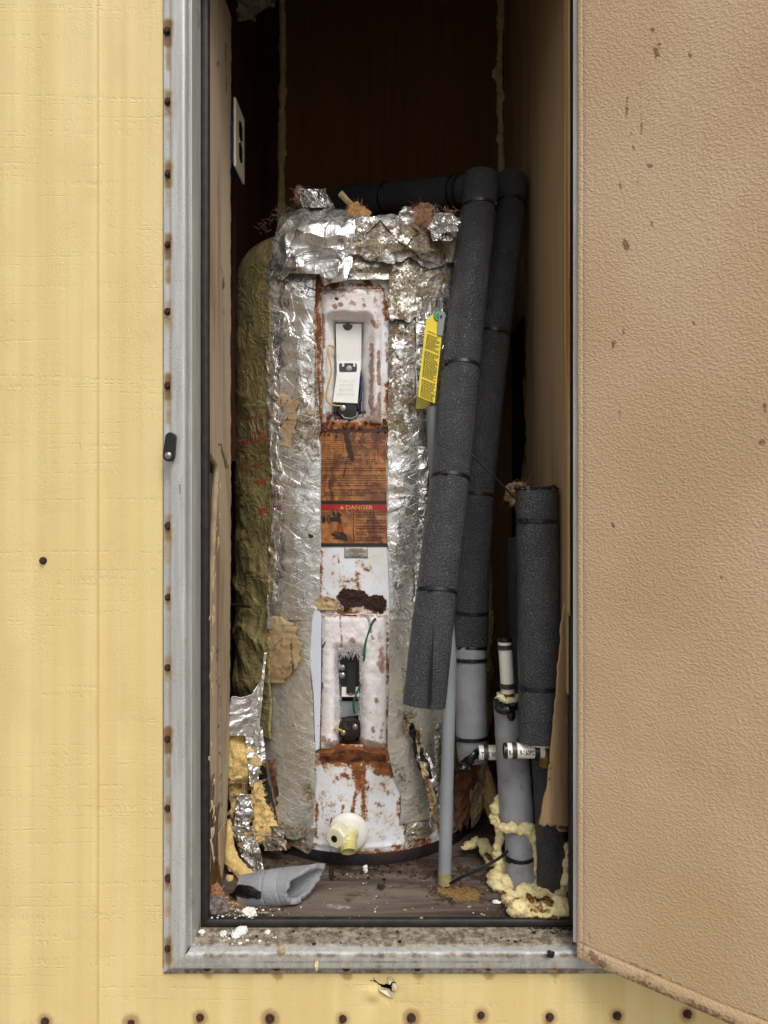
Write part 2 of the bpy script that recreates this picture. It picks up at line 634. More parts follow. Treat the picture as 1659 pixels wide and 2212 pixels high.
def m_foil(name, tint=(0.80, 0.79, 0.77, 1), rough=0.24, scrim=True, dull=0.0, crum=0.5):
    n = NT(name)
    c = n.mix(n.ramp(n.noise(26, 4), 0.35, 0.7), tint, tuple(x * 0.86 for x in tint[:3]) + (1,))
    lines = None
    if scrim:
        uv = n.new('ShaderNodeSeparateXYZ')
        n.t.links.new(n.uvo, uv.inputs[0])
        wob = n.math('MULTIPLY', n.math('SUBTRACT', n.noise(18, 3), 0.5), 0.016)
        for ang, per, wd in ((68, 0.0165, 0.035), (-68, 0.0165, 0.035), (0, 0.024, 0.022)):
            ca, sa = math.cos(math.radians(ang)), math.sin(math.radians(ang))
            q = n.math('MULTIPLY_ADD', uv.outputs[0], ca / per, n.math('MULTIPLY', uv.outputs[1], sa / per))
            q = n.math('ADD', q, n.math('DIVIDE', wob, per))
            q = n.math('ABSOLUTE', n.math('SUBTRACT', n.math('FRACT', q), 0.5))
            m = n.ramp(q, wd, wd * 0.4)
            lines = m if lines is None else n.math('MAXIMUM', lines, m)
        keep = n.ramp(n.noise(13, 5, 0.65), 0.46, 0.66)
        lines = n.math('MULTIPLY', lines, keep)
    d = n.math('MULTIPLY', n.dirty('dirt', 210, 2.0, 0.26, 0.62, 9), 0.95)
    grime = n.ramp(n.noise(40, 9, 0.78), 0.50, 0.68, 0, 0.62 if scrim and dull < 0.2 else 0.5)
    strk = n.ramp(n.noise(1, 4, 0.6, 0.3, n.stretch(70, 70, 5)), 0.55, 0.75, 0, 0.28 if dull > 0.2 else 0.25)
    dd = n.math('MAXIMUM', n.math('MAXIMUM', d, grime), strk)
    dc = n.mix(n.ramp(n.noise(120, 7, 0.7), 0.36, 0.64), lin(74, 58, 40), lin(140, 122, 90))
    sp = n.math('MULTIPLY', n.ramp(n.voro(300), 0.17, 0.1), n.ramp(n.noise(34, 3), 0.5, 0.6))
    c = n.mix(n.math('MAXIMUM', dd, n.math('MULTIPLY', sp, 0.8)), c, dc)
    if lines is not None:
        c = n.mix(n.math('MULTIPLY', lines, 0.9 if dull < 0.2 else 0.36), c, (0.92, 0.91, 0.86, 1))
    cr = n.ramp(n.noise(34, 3, 0.55, 0.8), 0.3, 0.7)
    n.bump(cr, crum, 0.004)
    n.bump(n.math('ABSOLUTE', n.math('SUBTRACT', n.noise(90, 3, 0.6, 0.5), 0.5)), crum * 0.5, 0.0016)
    if lines is not None:
        n.bump(lines, 0.9, 0.0022)
    mt = n.mixf(n.math('MULTIPLY', dd, 0.9), 0.92 - dull, 0.05)
    if lines is not None:
        mt = n.math('MULTIPLY', mt, n.math('SUBTRACT', 1.0, n.math('MULTIPLY', lines, 0.8)))
    return n.out(c, n.mixf(dd, n.ramp(n.noise(30, 3), 0.3, 0.7, rough, rough + 0.14), 0.75), mt, 0.5)


def m_foam(name, c1, c2, sc=300, bump=0.8, rough=0.48, spec=0.5, dist=0.0016, smudge=None):
    n = NT(name)
    nz = n.noise(sc, 2, 0.5, 0.4)
    c = n.mix(n.ramp(n.noise(28, 4), 0.35, 0.7), c1, c2)
    sp = n.math('MULTIPLY', n.ramp(n.voro(150), 0.05, 0.02), n.ramp(n.noise(20), 0.55, 0.65))
    c = n.mix(n.math('MULTIPLY', sp, 0.6), c, lin(150, 140, 128))
    if smudge:
        sm = n.ramp(n.noise(26, 8, 0.75), 0.54, 0.72, 0, 0.75)
        c = n.mix(sm, c, smudge)
        c = n.mix(n.math('MULTIPLY', n.ramp(n.voro(190), 0.14, 0.07), n.ramp(n.noise(30, 3), 0.52, 0.62)), c, lin(48, 44, 42))
    n.bump(n.ramp(nz, 0.3, 0.7), bump, dist)
    n.bump(n.noise(24, 2), 0.25, 0.004)
    return n.out(c, rough, 0, spec)


def m_spray():
    n = NT('yellow_spray_foam')
    nz = n.noise(60, 6, 0.65)
    c = n.mix(n.ramp(nz, 0.35, 0.65), lin(232, 218, 168), lin(216, 196, 140))
    d = n.dirty('dirt', 90, 1.2, 0.42, 0.68)
    c = n.mix(d, c, n.mix(n.ramp(n.noise(160, 5), 0.4, 0.6), lin(52, 38, 26), lin(150, 108, 58)))
    pit = n.ramp(n.voro(150), 0.0, 0.35)
    n.bump(pit, 0.5, 0.0025)
    n.bump(n.noise(220, 4, 0.6), 0.45, 0.003)
    fine = n.math('MULTIPLY', n.ramp(n.noise(70, 8, 0.75), 0.55, 0.72), 0.55)
    c = n.mix(fine, c, lin(150, 118, 66))
    return n.out(c, 0.92, 0, 0.12)


def m_glasswool(name, c1, c2):
    n = NT(name)
    nz = n.noise(120, 8, 0.75, 0.6)
    c = n.mix(n.ramp(nz, 0.35, 0.65), c1, c2)
    d = n.dirty('rust', 130, 1.5, 0.36, 0.75, 8)
    c = n.mix(n.math('MULTIPLY', d, 0.8), c, n.mix(n.ramp(n.noise(90, 6, 0.7), 0.42, 0.58), lin(164, 108, 60), lin(96, 66, 48)))
    d2 = n.dirty('dirt', 240, 1.0, 0.5, 0.7)
    c = n.mix(d2, c, lin(58, 44, 38))
    sp = n.math('MULTIPLY', n.ramp(n.voro(260), 0.13, 0.07), n.ramp(n.noise(50, 3), 0.52, 0.6))
    c = n.mix(n.math('MULTIPLY', sp, 0.7), c, lin(120, 78, 60))
    n.bump(n.noise(420, 6, 0.7, 0.5), 0.35, 0.002)
    return n.out(c, 0.95, 0, 0.1, Sheen_Weight=0.3)


def m_paper():
    n = NT('stained_torn_paper')
    c = n.mix(n.ramp(n.noise(24, 6, 0.65), 0.35, 0.65), lin(184, 162, 124), lin(158, 130, 94))
    c = n.mix(n.ramp(n.noise(60, 6, 0.7), 0.56, 0.7), c, lin(120, 92, 62))
    e = n.voro(34, 'DISTANCE_TO_EDGE', n.stretch(1, 1, 0.55))
    e = n.math('ADD', e, n.math('MULTIPLY', n.math('SUBTRACT', n.noise(60, 4), 0.5), 0.25))
    c = n.mix(n.math('MULTIPLY', n.ramp(e, 0.035, 0.0), n.ramp(n.noise(14), 0.45, 0.6)), c, lin(74, 54, 38))
    d = n.dirty('dirt', 120, 1.5, 0.36, 0.75, 8)
    c = n.mix(d, c, lin(84, 60, 40))
    n.bump(n.noise(90, 5, 0.6), 0.3, 0.003)
    return n.out(c, 0.85, 0, 0.25)


def m_jacket():
    n = NT('white_enamel_jacket')
    base = n.mix(n.ramp(n.noise(14, 4), 0.4, 0.75), lin(222, 226, 234), lin(206, 204, 200))
    c, m1, nz = rusty(n, base, 150)
    n.bump(n.math('MULTIPLY', m1, nz), 0.5, 0.002)
    n.bump(n.noise(200, 3), 0.12, 0.001)
    return n.out(c, n.mixf(m1, 0.38, 0.9), 0, 0.45)


def m_plain_rust(name, c1, c2, rough=0.85, sc=120):
    n = NT(name)
    nz = n.noise(sc, 8, 0.7)
    c = n.mix(n.ramp(nz, 0.35, 0.65), c1, c2)
    n.bump(nz, 0.8, 0.004)
    return n.out(c, rough, 0, 0.3)


MAT = dict(
    siding=m_siding(), alu=m_alu(), rubber=m_rubber(), door=m_door(),
    board=m_wood('tan_particle_board', lin(188, 172, 146), lin(172, 154, 127), lin(138, 115, 88), lin(88, 70, 52), attr=True),
    board_back=m_wood('grey_split_veneer', lin(112, 100, 86), lin(92, 80, 68), lin(128, 112, 92), lin(48, 38, 30)),
    redwood=m_wood('dark_red_stud', lin(74, 38, 24), lin(60, 30, 20), lin(88, 48, 30), lin(30, 16, 12)),
    backwall=m_wood('brown_hardboard', lin(122, 90, 54), lin(108, 78, 46), lin(128, 95, 58), lin(80, 58, 35), sc=0.5),
    rightwall=m_wood('tan_wall_panel', lin(180, 152, 114), lin(168, 140, 102), lin(150, 122, 86), lin(92, 70, 46), sc=0.6, attr=True),
    rawedge=m_wood('orange_raw_edge', lin(206, 186, 148), lin(190, 134, 58), lin(176, 116, 44), lin(120, 80, 40), sc=0.6),
    floor=m_wood('wet_plywood', lin(100, 88, 79), lin(58, 48, 43), lin(124, 111, 102), lin(22, 18, 16), along=0, attr=True, rough=0.58),
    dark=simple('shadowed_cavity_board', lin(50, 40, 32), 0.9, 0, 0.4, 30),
    ground=simple('gravel_ground', lin(150, 142, 130), 0.95, 0, 0.4, 9, 0.5, 60),
    screw=m_plain_rust('rusted_screw', lin(52, 40, 40), lin(86, 58, 46), 0.6, 500),
    foil=m_foil('scrim_foil', (0.78, 0.77, 0.74, 1), 0.17, True, 0.05, 0.3), foil_b=m_foil('bright_bare_foil', (0.85, 0.84, 0.83, 1), 0.2, False, 0.0, 0.3),
    foil_d=m_foil('dull_foil', (0.68, 0.65, 0.57, 1), 0.23, True, 0.205, 0.3),
    foam=m_foam('black_pipe_foam', lin(56, 57, 61), lin(66, 67, 71), 360, 1.0, 0.36, 0.6, 0.0022, lin(72, 68, 64)),
    greyfoam=m_foam('grey_pipe_foam', lin(150, 152, 156), lin(138, 139, 142), 420, 0.45, 0.6, 0.35, 0.0012, lin(98, 92, 86)),
    spray=m_spray(), white_wool=m_glasswool('white_glass_wool', lin(234, 230, 230), lin(214, 206, 204)),
    yellow_wool=m_glasswool('yellow_glass_wool', lin(218, 192, 130), lin(196, 160, 96)),
    pink_wool=m_glasswool('brown_glass_wool', lin(176, 136, 104), lin(120, 88, 66)),
    jacket=m_jacket(),
    crust=m_plain_rust('dark_rust_crust', lin(44, 30, 27), lin(72, 46, 38), 0.95, 260),
    rim=m_plain_rust('blue_black_rusty_rim', lin(16, 18, 32), lin(46, 31, 26), 0.6, 40),
    orust=m_plain_rust('orange_rust', lin(122, 68, 34), lin(50, 32, 25), 0.9, 70),
    tankcore=m_plain_rust('dark_tank_shell', lin(34, 32, 32), lin(78, 62, 54), 0.8, 120),
    white_pl=simple('white_plastic', lin(226, 225, 220), 0.36, 0, 0.03, 40),
    cream_pl=simple('cream_plastic', lin(226, 220, 186), 0.4, 0, 0.12, 30, 0.05, 300, (lin(150, 130, 88), 120, 0.62, 0.75)),
    ivory=simple('ivory_plastic', lin(232, 226, 196), 0.35, 0, 0.06, 40),
    pex=simple('white_plastic_pipe', lin(232, 230, 216), 0.3, 0, 0.06, 40, 0.03, 200, (lin(170, 160, 130), 150, 0.66, 0.75)),
    black_pl=simple('black_plastic', lin(26, 26, 27), 0.35, 0, 0.3, 90),
    tie=simple('black_nylon', lin(24, 24, 26), 0.38, 0, 0.35, 200),
    tar=simple('black_sticky_tape', lin(20, 20, 21), 0.24, 0, 0.4, 60, 0.6, 90),
    pvc=simple('grey_conduit_plastic', lin(136, 141, 145), 0.46, 0, 0.16, 14, 0.05, 200, (lin(186, 186, 184), 70, 0.66, 0.7)),
    pvc_foot=simple('yellow_stained_foot', lin(160, 146, 84), 0.6, 0, 0.4, 120, 0, 400, (lin(120, 122, 118), 150, 0.5, 0.58)),
    brass=simple('tarnished_brass', lin(140, 108, 58), 0.4, 0.9, 0.3, 80),
    steel=simple('zinc_steel', lin(170, 170, 168), 0.32, 0.9, 0.2, 80),
    crimp=simple('dull_crimp_ring', lin(84, 80, 76), 0.5, 0.6, 0.35, 160),
    blue=simple('blue_box_plastic', lin(18, 58, 110), 0.5, 0, 0.2, 40),
    yellow=simple('yellow_card', lin(232, 206, 34), 0.5, 0, 0.1, 40),
    ink=simple('dark_print', lin(40, 32, 22), 0.6, 0, 0.2, 60),
    redink=simple('red_print', lin(160, 36, 30), 0.7, 0, 0.3, 120),
    green=simple('green_disc', lin(34, 140, 84), 0.45, 0, 0.15, 60),
    gwire=simple('green_wire', lin(30, 104, 78), 0.4, 0, 0.15, 60),
    ywire=simple('yellow_wire', lin(196, 164, 62), 0.4, 0, 0.15, 60),
    bwire=simple('blue_wire', lin(30, 50, 110), 0.4, 0, 0.15, 60),
    plaster=simple('white_plaster', lin(232, 230, 224), 0.9, 0, 0.1, 100, 0.5, 150),
    paper=m_paper(), kraft=m_wood('stained_kraft_paper', lin(182, 160, 124), lin(166, 142, 106), lin(146, 116, 82), lin(88, 66, 46), sc=1.1),
    rustwood=m_wood('rotten_brown_wood', lin(122, 84, 52), lin(96, 62, 38), lin(140, 98, 60), lin(50, 32, 22)),
    soot=simple('charred_black', lin(22, 20, 19), 0.6, 0, 0.5, 80, 0.8, 120),
    hose=simple('dark_teal_hose', lin(22, 36, 42), 0.45, 0, 0.2, 60),
)

# ---------------------------------------------------------------- ground, siding wall
setp(mesh_obj('ground', [(-300, -300, -1.25), (300, -300, -1.25), (300, 300, -1.25), (-300, 300, -1.25)], [(0, 1, 2, 3)], MAT['ground'], smooth=False), kind='structure')

wall = thing('siding_wall', (0, 0.0, -0.75), 'yellow wood-grain metal siding wall around the closet opening', 'wall', kind='thing')
K0 = D / F                                               # metres per picture unit on the wall plane
row_u = [(97, 2207), (283, 2207), (432, 2198), (583, 2200), (740, 2201), (889, 2198), (1039, 2193), (1187, 2197), (1333, 2194), (1485, 2190)]
lone = (93, 1211)


def axis(parts):
    out = []
    for a, b, st in parts:
        k = max(1, int(round(abs(b - a) / st)))
        out += list(np.linspace(a, b, k, endpoint=False))
    return np.array(out + [parts[-1][1]])


SX0 = -0.4465
cvh = lambda pts: np.array([((1000 + x / 10.37) / 1.302, (2700 + y / 10.37) / 1.302) for x, y in pts])
HOLE = cvh([(400, 625), (540, 570), (610, 645), (720, 722), (830, 745), (940, 712), (1000, 738), (1050, 655), (1130, 615), (1195, 660), (1085, 690), (1048, 780), (1055, 905), (1155, 968), (1060, 950), (1000, 900), (900, 870), (850, 860), (750, 810), (705, 760), (560, 650)])


def inpoly(u, v, poly):
    r = np.zeros(np.shape(u), bool)
    j = len(poly) - 1
    for i in range(len(poly)):
        a, b = poly[i], poly[j]
        c = ((a[1] > v) != (b[1] > v)) & (u < (b[0] - a[0]) * (v - a[1]) / (b[1] - a[1] + 1e-12) + a[0])
        r ^= c
        j = i
    return r


def siding(name, xs, zs, y0):
    X, Z = np.meshgrid(xs, zs)
    Y = np.full_like(X, y0)
    for (c, wd, a) in ((-0.575, 0.012, 0.0012), (-0.545, 0.010, -0.0010), (-0.52, 0.014, 0.001), (-0.405, 0.008, 0.0012), (-0.385, 0.012, -0.0008), (-0.36, 0.01, 0.0007)):
        Y = Y - a * np.exp(-((X - c) / wd) ** 2)
    pt = np.stack([X * 5, Z * 0.8, 0 * X], -1)
    Y = Y + 0.0012 * fbm(pt, 3, 5) + 0.0008 * fbm(np.stack([X * 22, Z * 10, 0 * X], -1), 2, 6)
    if name == 'l':
        Y = Y + 0.006 * np.exp(-((X - SX0 + 0.001) / 0.0035) ** 2)
    if name == 'r':
        Y = Y - 0.0034 * np.exp(-np.maximum(X - SX0, 0) / 0.012)
    U, V = X / K0 + UX, VY - Z / K0
    dent = np.exp(-(((U - 832) / 60) ** 2 + ((V - 2138) / 34) ** 2))
    Y = Y + 0.004 * dent * vn(np.stack([X * 50, Z * 50, 0 * X], -1), 3)
    st = []
    for (u, v) in row_u + [lone]:
        k = random.uniform(0.7, 1.0)
        if (u, v) != lone:
            st += [(u, v, u, v + 4, 26 + 12 * k, 0.85 * k), (u, v, u, v, 13, 1.2 * k), (u + 3, v + 6, u + 4, v + 34, 13, 0.6 * k)]
        else:
            st += [(u, v, u, v, 12, 0.8)]
    for (u, v) in frame_bot:
        st += [(u - 3, 2100, u + 3, 2106, 24, 0.5 + 0.3 * random.random()), (u, 2104, u + 2, 2124, 12, 0.35)]
    rust = paint(U, V, st)
    keep = None
    xc, zc = (xs[:-1] + xs[1:]) / 2, (zs[:-1] + zs[1:]) / 2
    XC, ZC = np.meshgrid(xc, zc)
    keep = ~((XC > -0.343) & (XC < 0.312) & (ZC > -0.679) & (ZC < 0.885))
    keep &= ~inpoly(XC / K0 + UX, VY - ZC / K0, HOLE)
    return grid_obj('siding_panel', np.stack([X, Y, Z], -1), MAT['siding'], wall, keep, {'rust': rust}, flip=True)


frame_bot = [(448, 2089), (598, 2088), (748, 2090), (902, 2089), (1055, 2087), (1197, 2085)]
frame_left = [68, 220, 376, 529, 673, 833, 1136, 1290, 1442, 1596, 1746, 1897, 2049]
zs = axis([(-1.24, -0.765, 0.05), (-0.765, -0.72, 0.003), (-0.72, -0.70, 0.0012), (-0.70, -0.66, 0.0035), (-0.66, 0.8, 0.008), (0.8, 1.6, 0.1)])
siding('l', axis([(-2.2, -0.66, 0.08), (-0.66, -0.44, 0.0045)]), zs, 0.0015)
siding('r', axis([(SX0, -0.33, 0.0035), (-0.33, -0.045, 0.006), (-0.045, 0.0, 0.0012), (0.0, 0.55, 0.006), (0.55, 2.4, 0.08)]), zs, 0.0)
MB().span(SX0, SX0 + 0.0006, -0.0044, 0.0035, -1.24, 1.6).build('seam_fold', MAT['siding'], wall, smooth=False)
# bent metal lips of the gash
m_lip = simple('scraped_pale_metal', lin(214, 202, 172), 0.45, 0.2, 0.2, 90)
for poly, dd, nm in ((cvh([(700, 770), (760, 812), (850, 862), (900, 872), (1000, 902), (1060, 952), (1158, 972), (1105, 1108), (1000, 1080), (880, 1020), (760, 960), (685, 885)]), -0.0035, 'torn_lip'),
                     (cvh([(1050, 760), (1075, 690), (1120, 662), (1165, 690), (1190, 780), (1180, 880), (1150, 955), (1080, 915), (1055, 860)]), -0.005, 'torn_lip'),
                     (cvh([(915, 500), (1000, 515), (1130, 590), (1120, 620), (1050, 648), (1000, 728), (945, 700)]), -0.004, 'torn_lip')):
    pu = np.array(poly, float)
    fr = P(pu[:, 0], pu[:, 1], D + dd * sstep(0, 1, (np.arange(len(pu)) % 3) / 2.0))
    MB().slab(fr, fr + np.array([0, 0.0008, 0])).build(nm, m_lip, wall, smooth=False, label='bent pale metal lip of the gash in the siding')


def screw_mesh():
    b = MB()
    b.lathe((0, 0.0005, 0), (0, -1, 0), [(0, 0.0062), (0.0008, 0.0062), (0.0013, 0.005)], 20)
    pts = np.array([[0, -0.0009, 0], [0, -0.0045, 0], [0, -0.0051, 0]])
    b._rings(pts, np.array([0, -1.0, 0]), [0.0041, 0.0041, 0.0034], 6, True)
    return b


sc0 = screw_mesh().build('screw', MAT['screw'], None, sharp=30)
for k, (u, v) in enumerate(row_u + [lone]):
    p = P(u, v, D)
    if k == 0:
        sc0.location = p
        attach(sc0, wall)
    else:
        copyobj(sc0, p, wall, (random.uniform(-.12, .12), random.uniform(0, 1), random.uniform(-.12, .12))).scale = (random.uniform(0.9, 1.12),) * 3
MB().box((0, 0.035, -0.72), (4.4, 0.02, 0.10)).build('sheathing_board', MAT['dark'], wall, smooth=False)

# ---------------------------------------------------------------- door frame
fr = thing('door_frame', (0, 0, -0.687), 'weathered aluminium frame with rust-stained screws round the closet opening', 'door frame')
prof = [(0, 0.001), (0, -0.003), (0.0125, -0.0042), (0.0132, -0.0055), (0.0136, -0.0125), (0.0158, -0.0160), (0.0185, -0.0170), (0.024, -0.0180), (0.030, -0.0198), (0.0355, -0.0208), (0.0392, -0.0202), (0.0416, -0.0170), (0.0422, -0.0095), (0.0424, -0.004), (0.0434, -0.003), (0.0437, 0.002), (0.0441, 0.012), (0.0437, 0.014), (0.0437, 0.042)]
L_, R_, B_, T_ = -0.351, 0.320, -0.687, 0.90


def densify(pr, st):
    o = [pr[0]]
    for a, b in zip(pr[:-1], pr[1:]):
        k = max(1, int(math.ceil(math.hypot(b[0] - a[0], b[1] - a[1]) / st)))
        o += [(a[0] + (b[0] - a[0]) * i / k, a[1] + (b[1] - a[1]) * i / k) for i in range(1, k + 1)]
    return np.array(o)


def member(name, side, pr, mat, strokes_d=(), strokes_r=(), base=0.0, st=0.004, parent=fr, label=None, wob=0.0004):
    pr = densify(pr, 0.003)
    s_, y_ = pr[:, 0], pr[:, 1]
    hi, lo = (T_, B_) if side in 'lr' else (R_, L_)
    n = int((hi - lo) / st)
    t = np.linspace(0, 1, n)
    T, S = np.meshgrid(t, s_, indexing='ij')
    _, Yv = np.meshgrid(t, y_, indexing='ij')
    A = lo + S + (hi - lo - 2 * S) * T
    if side == 'l': X, Z = L_ + S, A
    elif side == 'r': X, Z = R_ - S, A
    elif side == 'b': Z, X = B_ + S, A
    else: Z, X = T_ - S, A
    Yw = Yv + wob * fbm(np.stack([A * 9, S * 60, 0 * A], -1), 2, 4)
    XYZ = np.stack([X, Yw, Z], -1)
    U, V = proj(XYZ)
    d = np.maximum(paint(U, V, strokes_d), base * np.ones_like(U)) if len(strokes_d) or base else np.zeros_like(U)
    r = paint(U, V, strokes_r) if len(strokes_r) else np.zeros_like(U)
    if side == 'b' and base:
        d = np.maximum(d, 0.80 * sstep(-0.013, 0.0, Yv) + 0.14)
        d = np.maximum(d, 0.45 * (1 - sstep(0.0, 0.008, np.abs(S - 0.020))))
    o = grid_obj(name, XYZ, mat, parent, None, {'dirt': d, 'rust': r}, flip=side in 'lt', label=label)
    return o


sr = []
for v in frame_left:
    k = 0.55 + 0.45 * random.random()
    sr += [(363, v - 18, 363, v + 26, 22, 1.4 * k), (363, v, 363, v + 80, 15, 0.95 * k)]
profj = prof[:9] + [(0.0350, -0.0206), (0.0376, -0.0192), (0.0384, -0.0150), (0.0386, -0.0035), (0.0412, -0.0030), (0.0414, -0.0068), (0.0424, -0.0078), (0.0436, -0.0068)] + prof[-4:]
member('jamb', 'l', profj, MAT['alu'], [(428, 20, 430, 60, 10, 0.6), (388, 1045, 389, 1068, 6, 1.0), (412, 1750, 416, 2050, 9, 0.55), (400, 1380, 404, 1900, 5, 0.42), (440, 1960, 428, 2030, 14, 0.7)], sr)
srb = [(u, v, u, v + 4, 22, 0.6) for u, v in frame_bot]
member('sill', 'b', prof, MAT['alu'], [(470, 2020, 1240, 2022, 26, 0.66), (1150, 2010, 1240, 2012, 30, 0.85), (1180, 2062, 1192, 2066, 8, 1.0), (700, 2035, 1240, 2037, 12, 0.8), (460, 2006, 1240, 2006, 9, 1.0), (440, 2064, 1250, 2064, 13, 0.8), (560, 2078, 1100, 2078, 6, 0.7), (440, 2018, 620, 2020, 20, 0.55)], srb, base=0.22)
member('jamb', 'r', profj, MAT['alu'])
member('head', 't', prof, MAT['alu'])
gp = [(0.0439, 0.0435), (0.0437, 0.0400), (0.0455, 0.0380), (0.0500, 0.0372), (0.0540, 0.0380), (0.0562, 0.0400), (0.0562, 0.0470)]
for sd_ in 'lrbt':
    member('weatherstrip', sd_, gp, MAT['rubber'], wob=0.0009)
MB().span(-0.352, -0.3495, -0.002, 0.002, -0.68, 0.88).build('caulk_line', MAT['black_pl'], fr, smooth=False)
for v in frame_left:
    copyobj(sc0, P(363 + random.uniform(-1.5, 1.5), v, D - 0.004) + np.array([0, -0.0002, 0]), fr, (random.uniform(-.12, .12), random.uniform(0, 1), random.uniform(-.12, .12))).scale = (random.uniform(0.82, 1.08),) * 3
for u, v in frame_bot:
    copyobj(sc0, P(u, v, D - 0.004), fr, (0, random.uniform(0, 1), 0))

# turn-button latch on the jamb
lt = thing('turn_button', P(363, 985, D - 0.006), 'black rubber turn button with a steel rivet on the left jamb', 'latch')
a0, a1 = np.array([363.5, 984.0]), np.array([367.5, 945.0])
dirv = (a1 - a0) / np.linalg.norm(a1 - a0)
nrm = np.array([-dirv[1], dirv[0]])
pts = [a1 + 11.5 * (math.cos(t) * nrm + math.sin(t) * dirv) for t in np.linspace(0, math.pi, 10)] + [a0 - 12.5 * (math.cos(t) * nrm + math.sin(t) * dirv) for t in np.linspace(0, math.pi, 10)]
MB().plate(pts, D - 0.0255, 0.008).build('button', MAT['black_pl'], lt, sharp=40, bevel=0.001)
MB().lathe(P(363.5, 984, D - 0.004), (0, -1, 0), [(0, 0.003), (0.018, 0.003)], 12).build('stem', MAT['steel'], lt)
MB().blob(P(363.5, 984, D - 0.0260), (0.0055, 0.003, 0.0055), 0.03, sub=3).build('rivet', MAT['steel'], lt)

# ---------------------------------------------------------------- closet shell
fl_y, fl_x = np.linspace(0.043, 0.735, 170), np.linspace(-0.365, 0.285, 210)
FX, FY = np.meshgrid(fl_x, fl_y)
FZ = -0.632 + 0.0012 * fbm(np.stack([FX * 8, FY * 30, 0 * FX], -1), 3, 2)
fp = np.stack([FX, FY, FZ], -1)
U, V = proj(fp)
fdirt = paint(U, V, soft([(900, 1890, 1060, 1900, 60, 0.7), (560, 1860, 1000, 1880, 45, 0.7), (600, 1830, 540, 1850, 60, 0.8), (970, 1920, 1040, 1930, 60, 0.7), (1090, 1975, 1130, 1980, 45, 0.9), (450, 1960, 620, 1975, 40, 0.6), (820, 1912, 826, 1914, 9, 1.2), (1140, 1850, 1240, 1900, 90, 1.0), (600, 1925, 1000, 1940, 40, 0.35)], 1.5, 0.8))
foch = paint(U, V, [(955, 1922, 1030, 1932, 26, 0.9), (985, 1938, 1030, 1936, 16, 0.95), (700, 1935, 860, 1955, 14, 0.45), (500, 1950, 560, 1968, 20, 0.6)])
fwh = paint(U, V, [(640, 1955, 760, 1962, 20, 0.55), (470, 1965, 700, 1978, 16, 0.5)])
grid_obj('closet_floor', fp, MAT['floor'], None, None, {'dirt': fdirt, 'ochre': foch, 'white': fwh}, kind='structure', solid=0.012, flip=True)
MB().span(-0.365, 0.30, 0.0, 0.75, 1.30, 1.32).build('closet_ceiling', MAT['backwall'], None, smooth=False, kind='structure')
bw = thing('closet_back_wall', (-0.03, 0.72, -0.63), 'brown hardboard back wall of the closet with foam beads down both corners', 'wall', kind='thing')
MB().span(-0.365, 0.30, 0.72, 0.74, -0.66, 1.31).build('panel', MAT['backwall'], bw, smooth=False)
MB().span(-0.345, -0.302, 0.700, 0.7195, -0.63, 1.30).build('stud', MAT['redwood'], bw, smooth=False)


def bead(name, us, v0, v1, d, r, seed, parent):
    n = 90
    t = np.linspace(0, 1, n)
    v = v0 + (v1 - v0) * t
    pts = P(us + 2 * np.sin(t * 9 + seed), v, d)
    rr = r * (0.6 + 0.8 * (0.5 + 0.5 * fbm(np.stack([t * 24, 0 * t, 0 * t + seed], -1), 3, seed)))
    return MB().tube(pts, rr, 12, True, 0.004, 90, seed).build(name, MAT['spray'], parent)


bead('foam_bead', 609, -330, 520, 1.772, 0.0095, 3, bw)
bead('foam_bead', 1082, -330, 420, 1.772, 0.0088, 5, bw)
b = MB()
for k, (u_, v_) in enumerate(((1075, 165), (1072, 158), (1078, 172), (1080, 300), (607, 240), (613, 330), (606, 350), (1083, 210))):
    b.blob(P(u_, v_, 1.765), np.array([0.010, 0.007, 0.014]) * random.uniform(0.6, 1.1), 0.4, 2, k, 3)
b.build('foam_blobs', MAT['spray'], bw, kind='stuff')

lw = thing('closet_left_wall', (-0.345, 0.4, -0.63), 'left closet wall with a split tan board along its front edge', 'wall', kind='thing')
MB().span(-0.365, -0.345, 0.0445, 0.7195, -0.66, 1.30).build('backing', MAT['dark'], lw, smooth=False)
MB().span(-0.3448, -0.322, 0.34, 0.60, 0.10, 1.30).build('stud', MAT['redwood'], lw, smooth=False)


def plane_sheet(name, xw, uL, uR, vs, nu, mat, parent, strokes=None, thick=0.006, jag=0.0, seed=0, bulge=0.0, label=None, endjag=0.0, push=None):
    """sheet on a side wall x = xw: its two upright edges given by picture columns"""
    vs = np.asarray(vs, float)
    s = np.linspace(0, 1, nu)
    yL = xw * F / (uL(vs) - UX) - D
    yR = xw * F / (uR(vs) - UX) - D
    if jag:
        yR = yR + jag * fbm(np.stack([vs * 0.06, 0 * vs, 0 * vs + seed], -1), 4, seed)
    Yg = yL[:, None] + (yR - yL)[:, None] * s[None]
    if xw < 0: Yg = np.maximum(Yg, 0.0480)
    dref = (yL + D)[:, None] + 0 * Yg
    Zg = (VY - vs[:, None]) / F * dref
    Xg = xw + bulge * fbm(np.stack([Yg * 8, Zg * 5, 0 * Yg], -1), 3, seed + 2)
    if push is not None:
        Xg = Xg + push(s[None] + 0 * Yg, vs[:, None] + 0 * Yg)
    if endjag:
        Zg = Zg + endjag * fbm(np.stack([Yg * 60, 0 * Zg, 0 * Zg + seed], -1), 3, seed + 5) * (sstep(0.9, 1, (vs - vs[0]) / (vs[-1] - vs[0])))[:, None]
    XYZ = np.stack([Xg, Yg, Zg], -1)
    U, V = proj(XYZ)
    at = {k: paint(U, V, q) for k, q in (strokes or {}).items()}
    for k in ('dirt', 'ochre', 'white'):
        at.setdefault(k, np.zeros_like(U))
    return grid_obj(name, XYZ, mat, parent, None, at, solid=thick, flip=xw > 0, label=label)


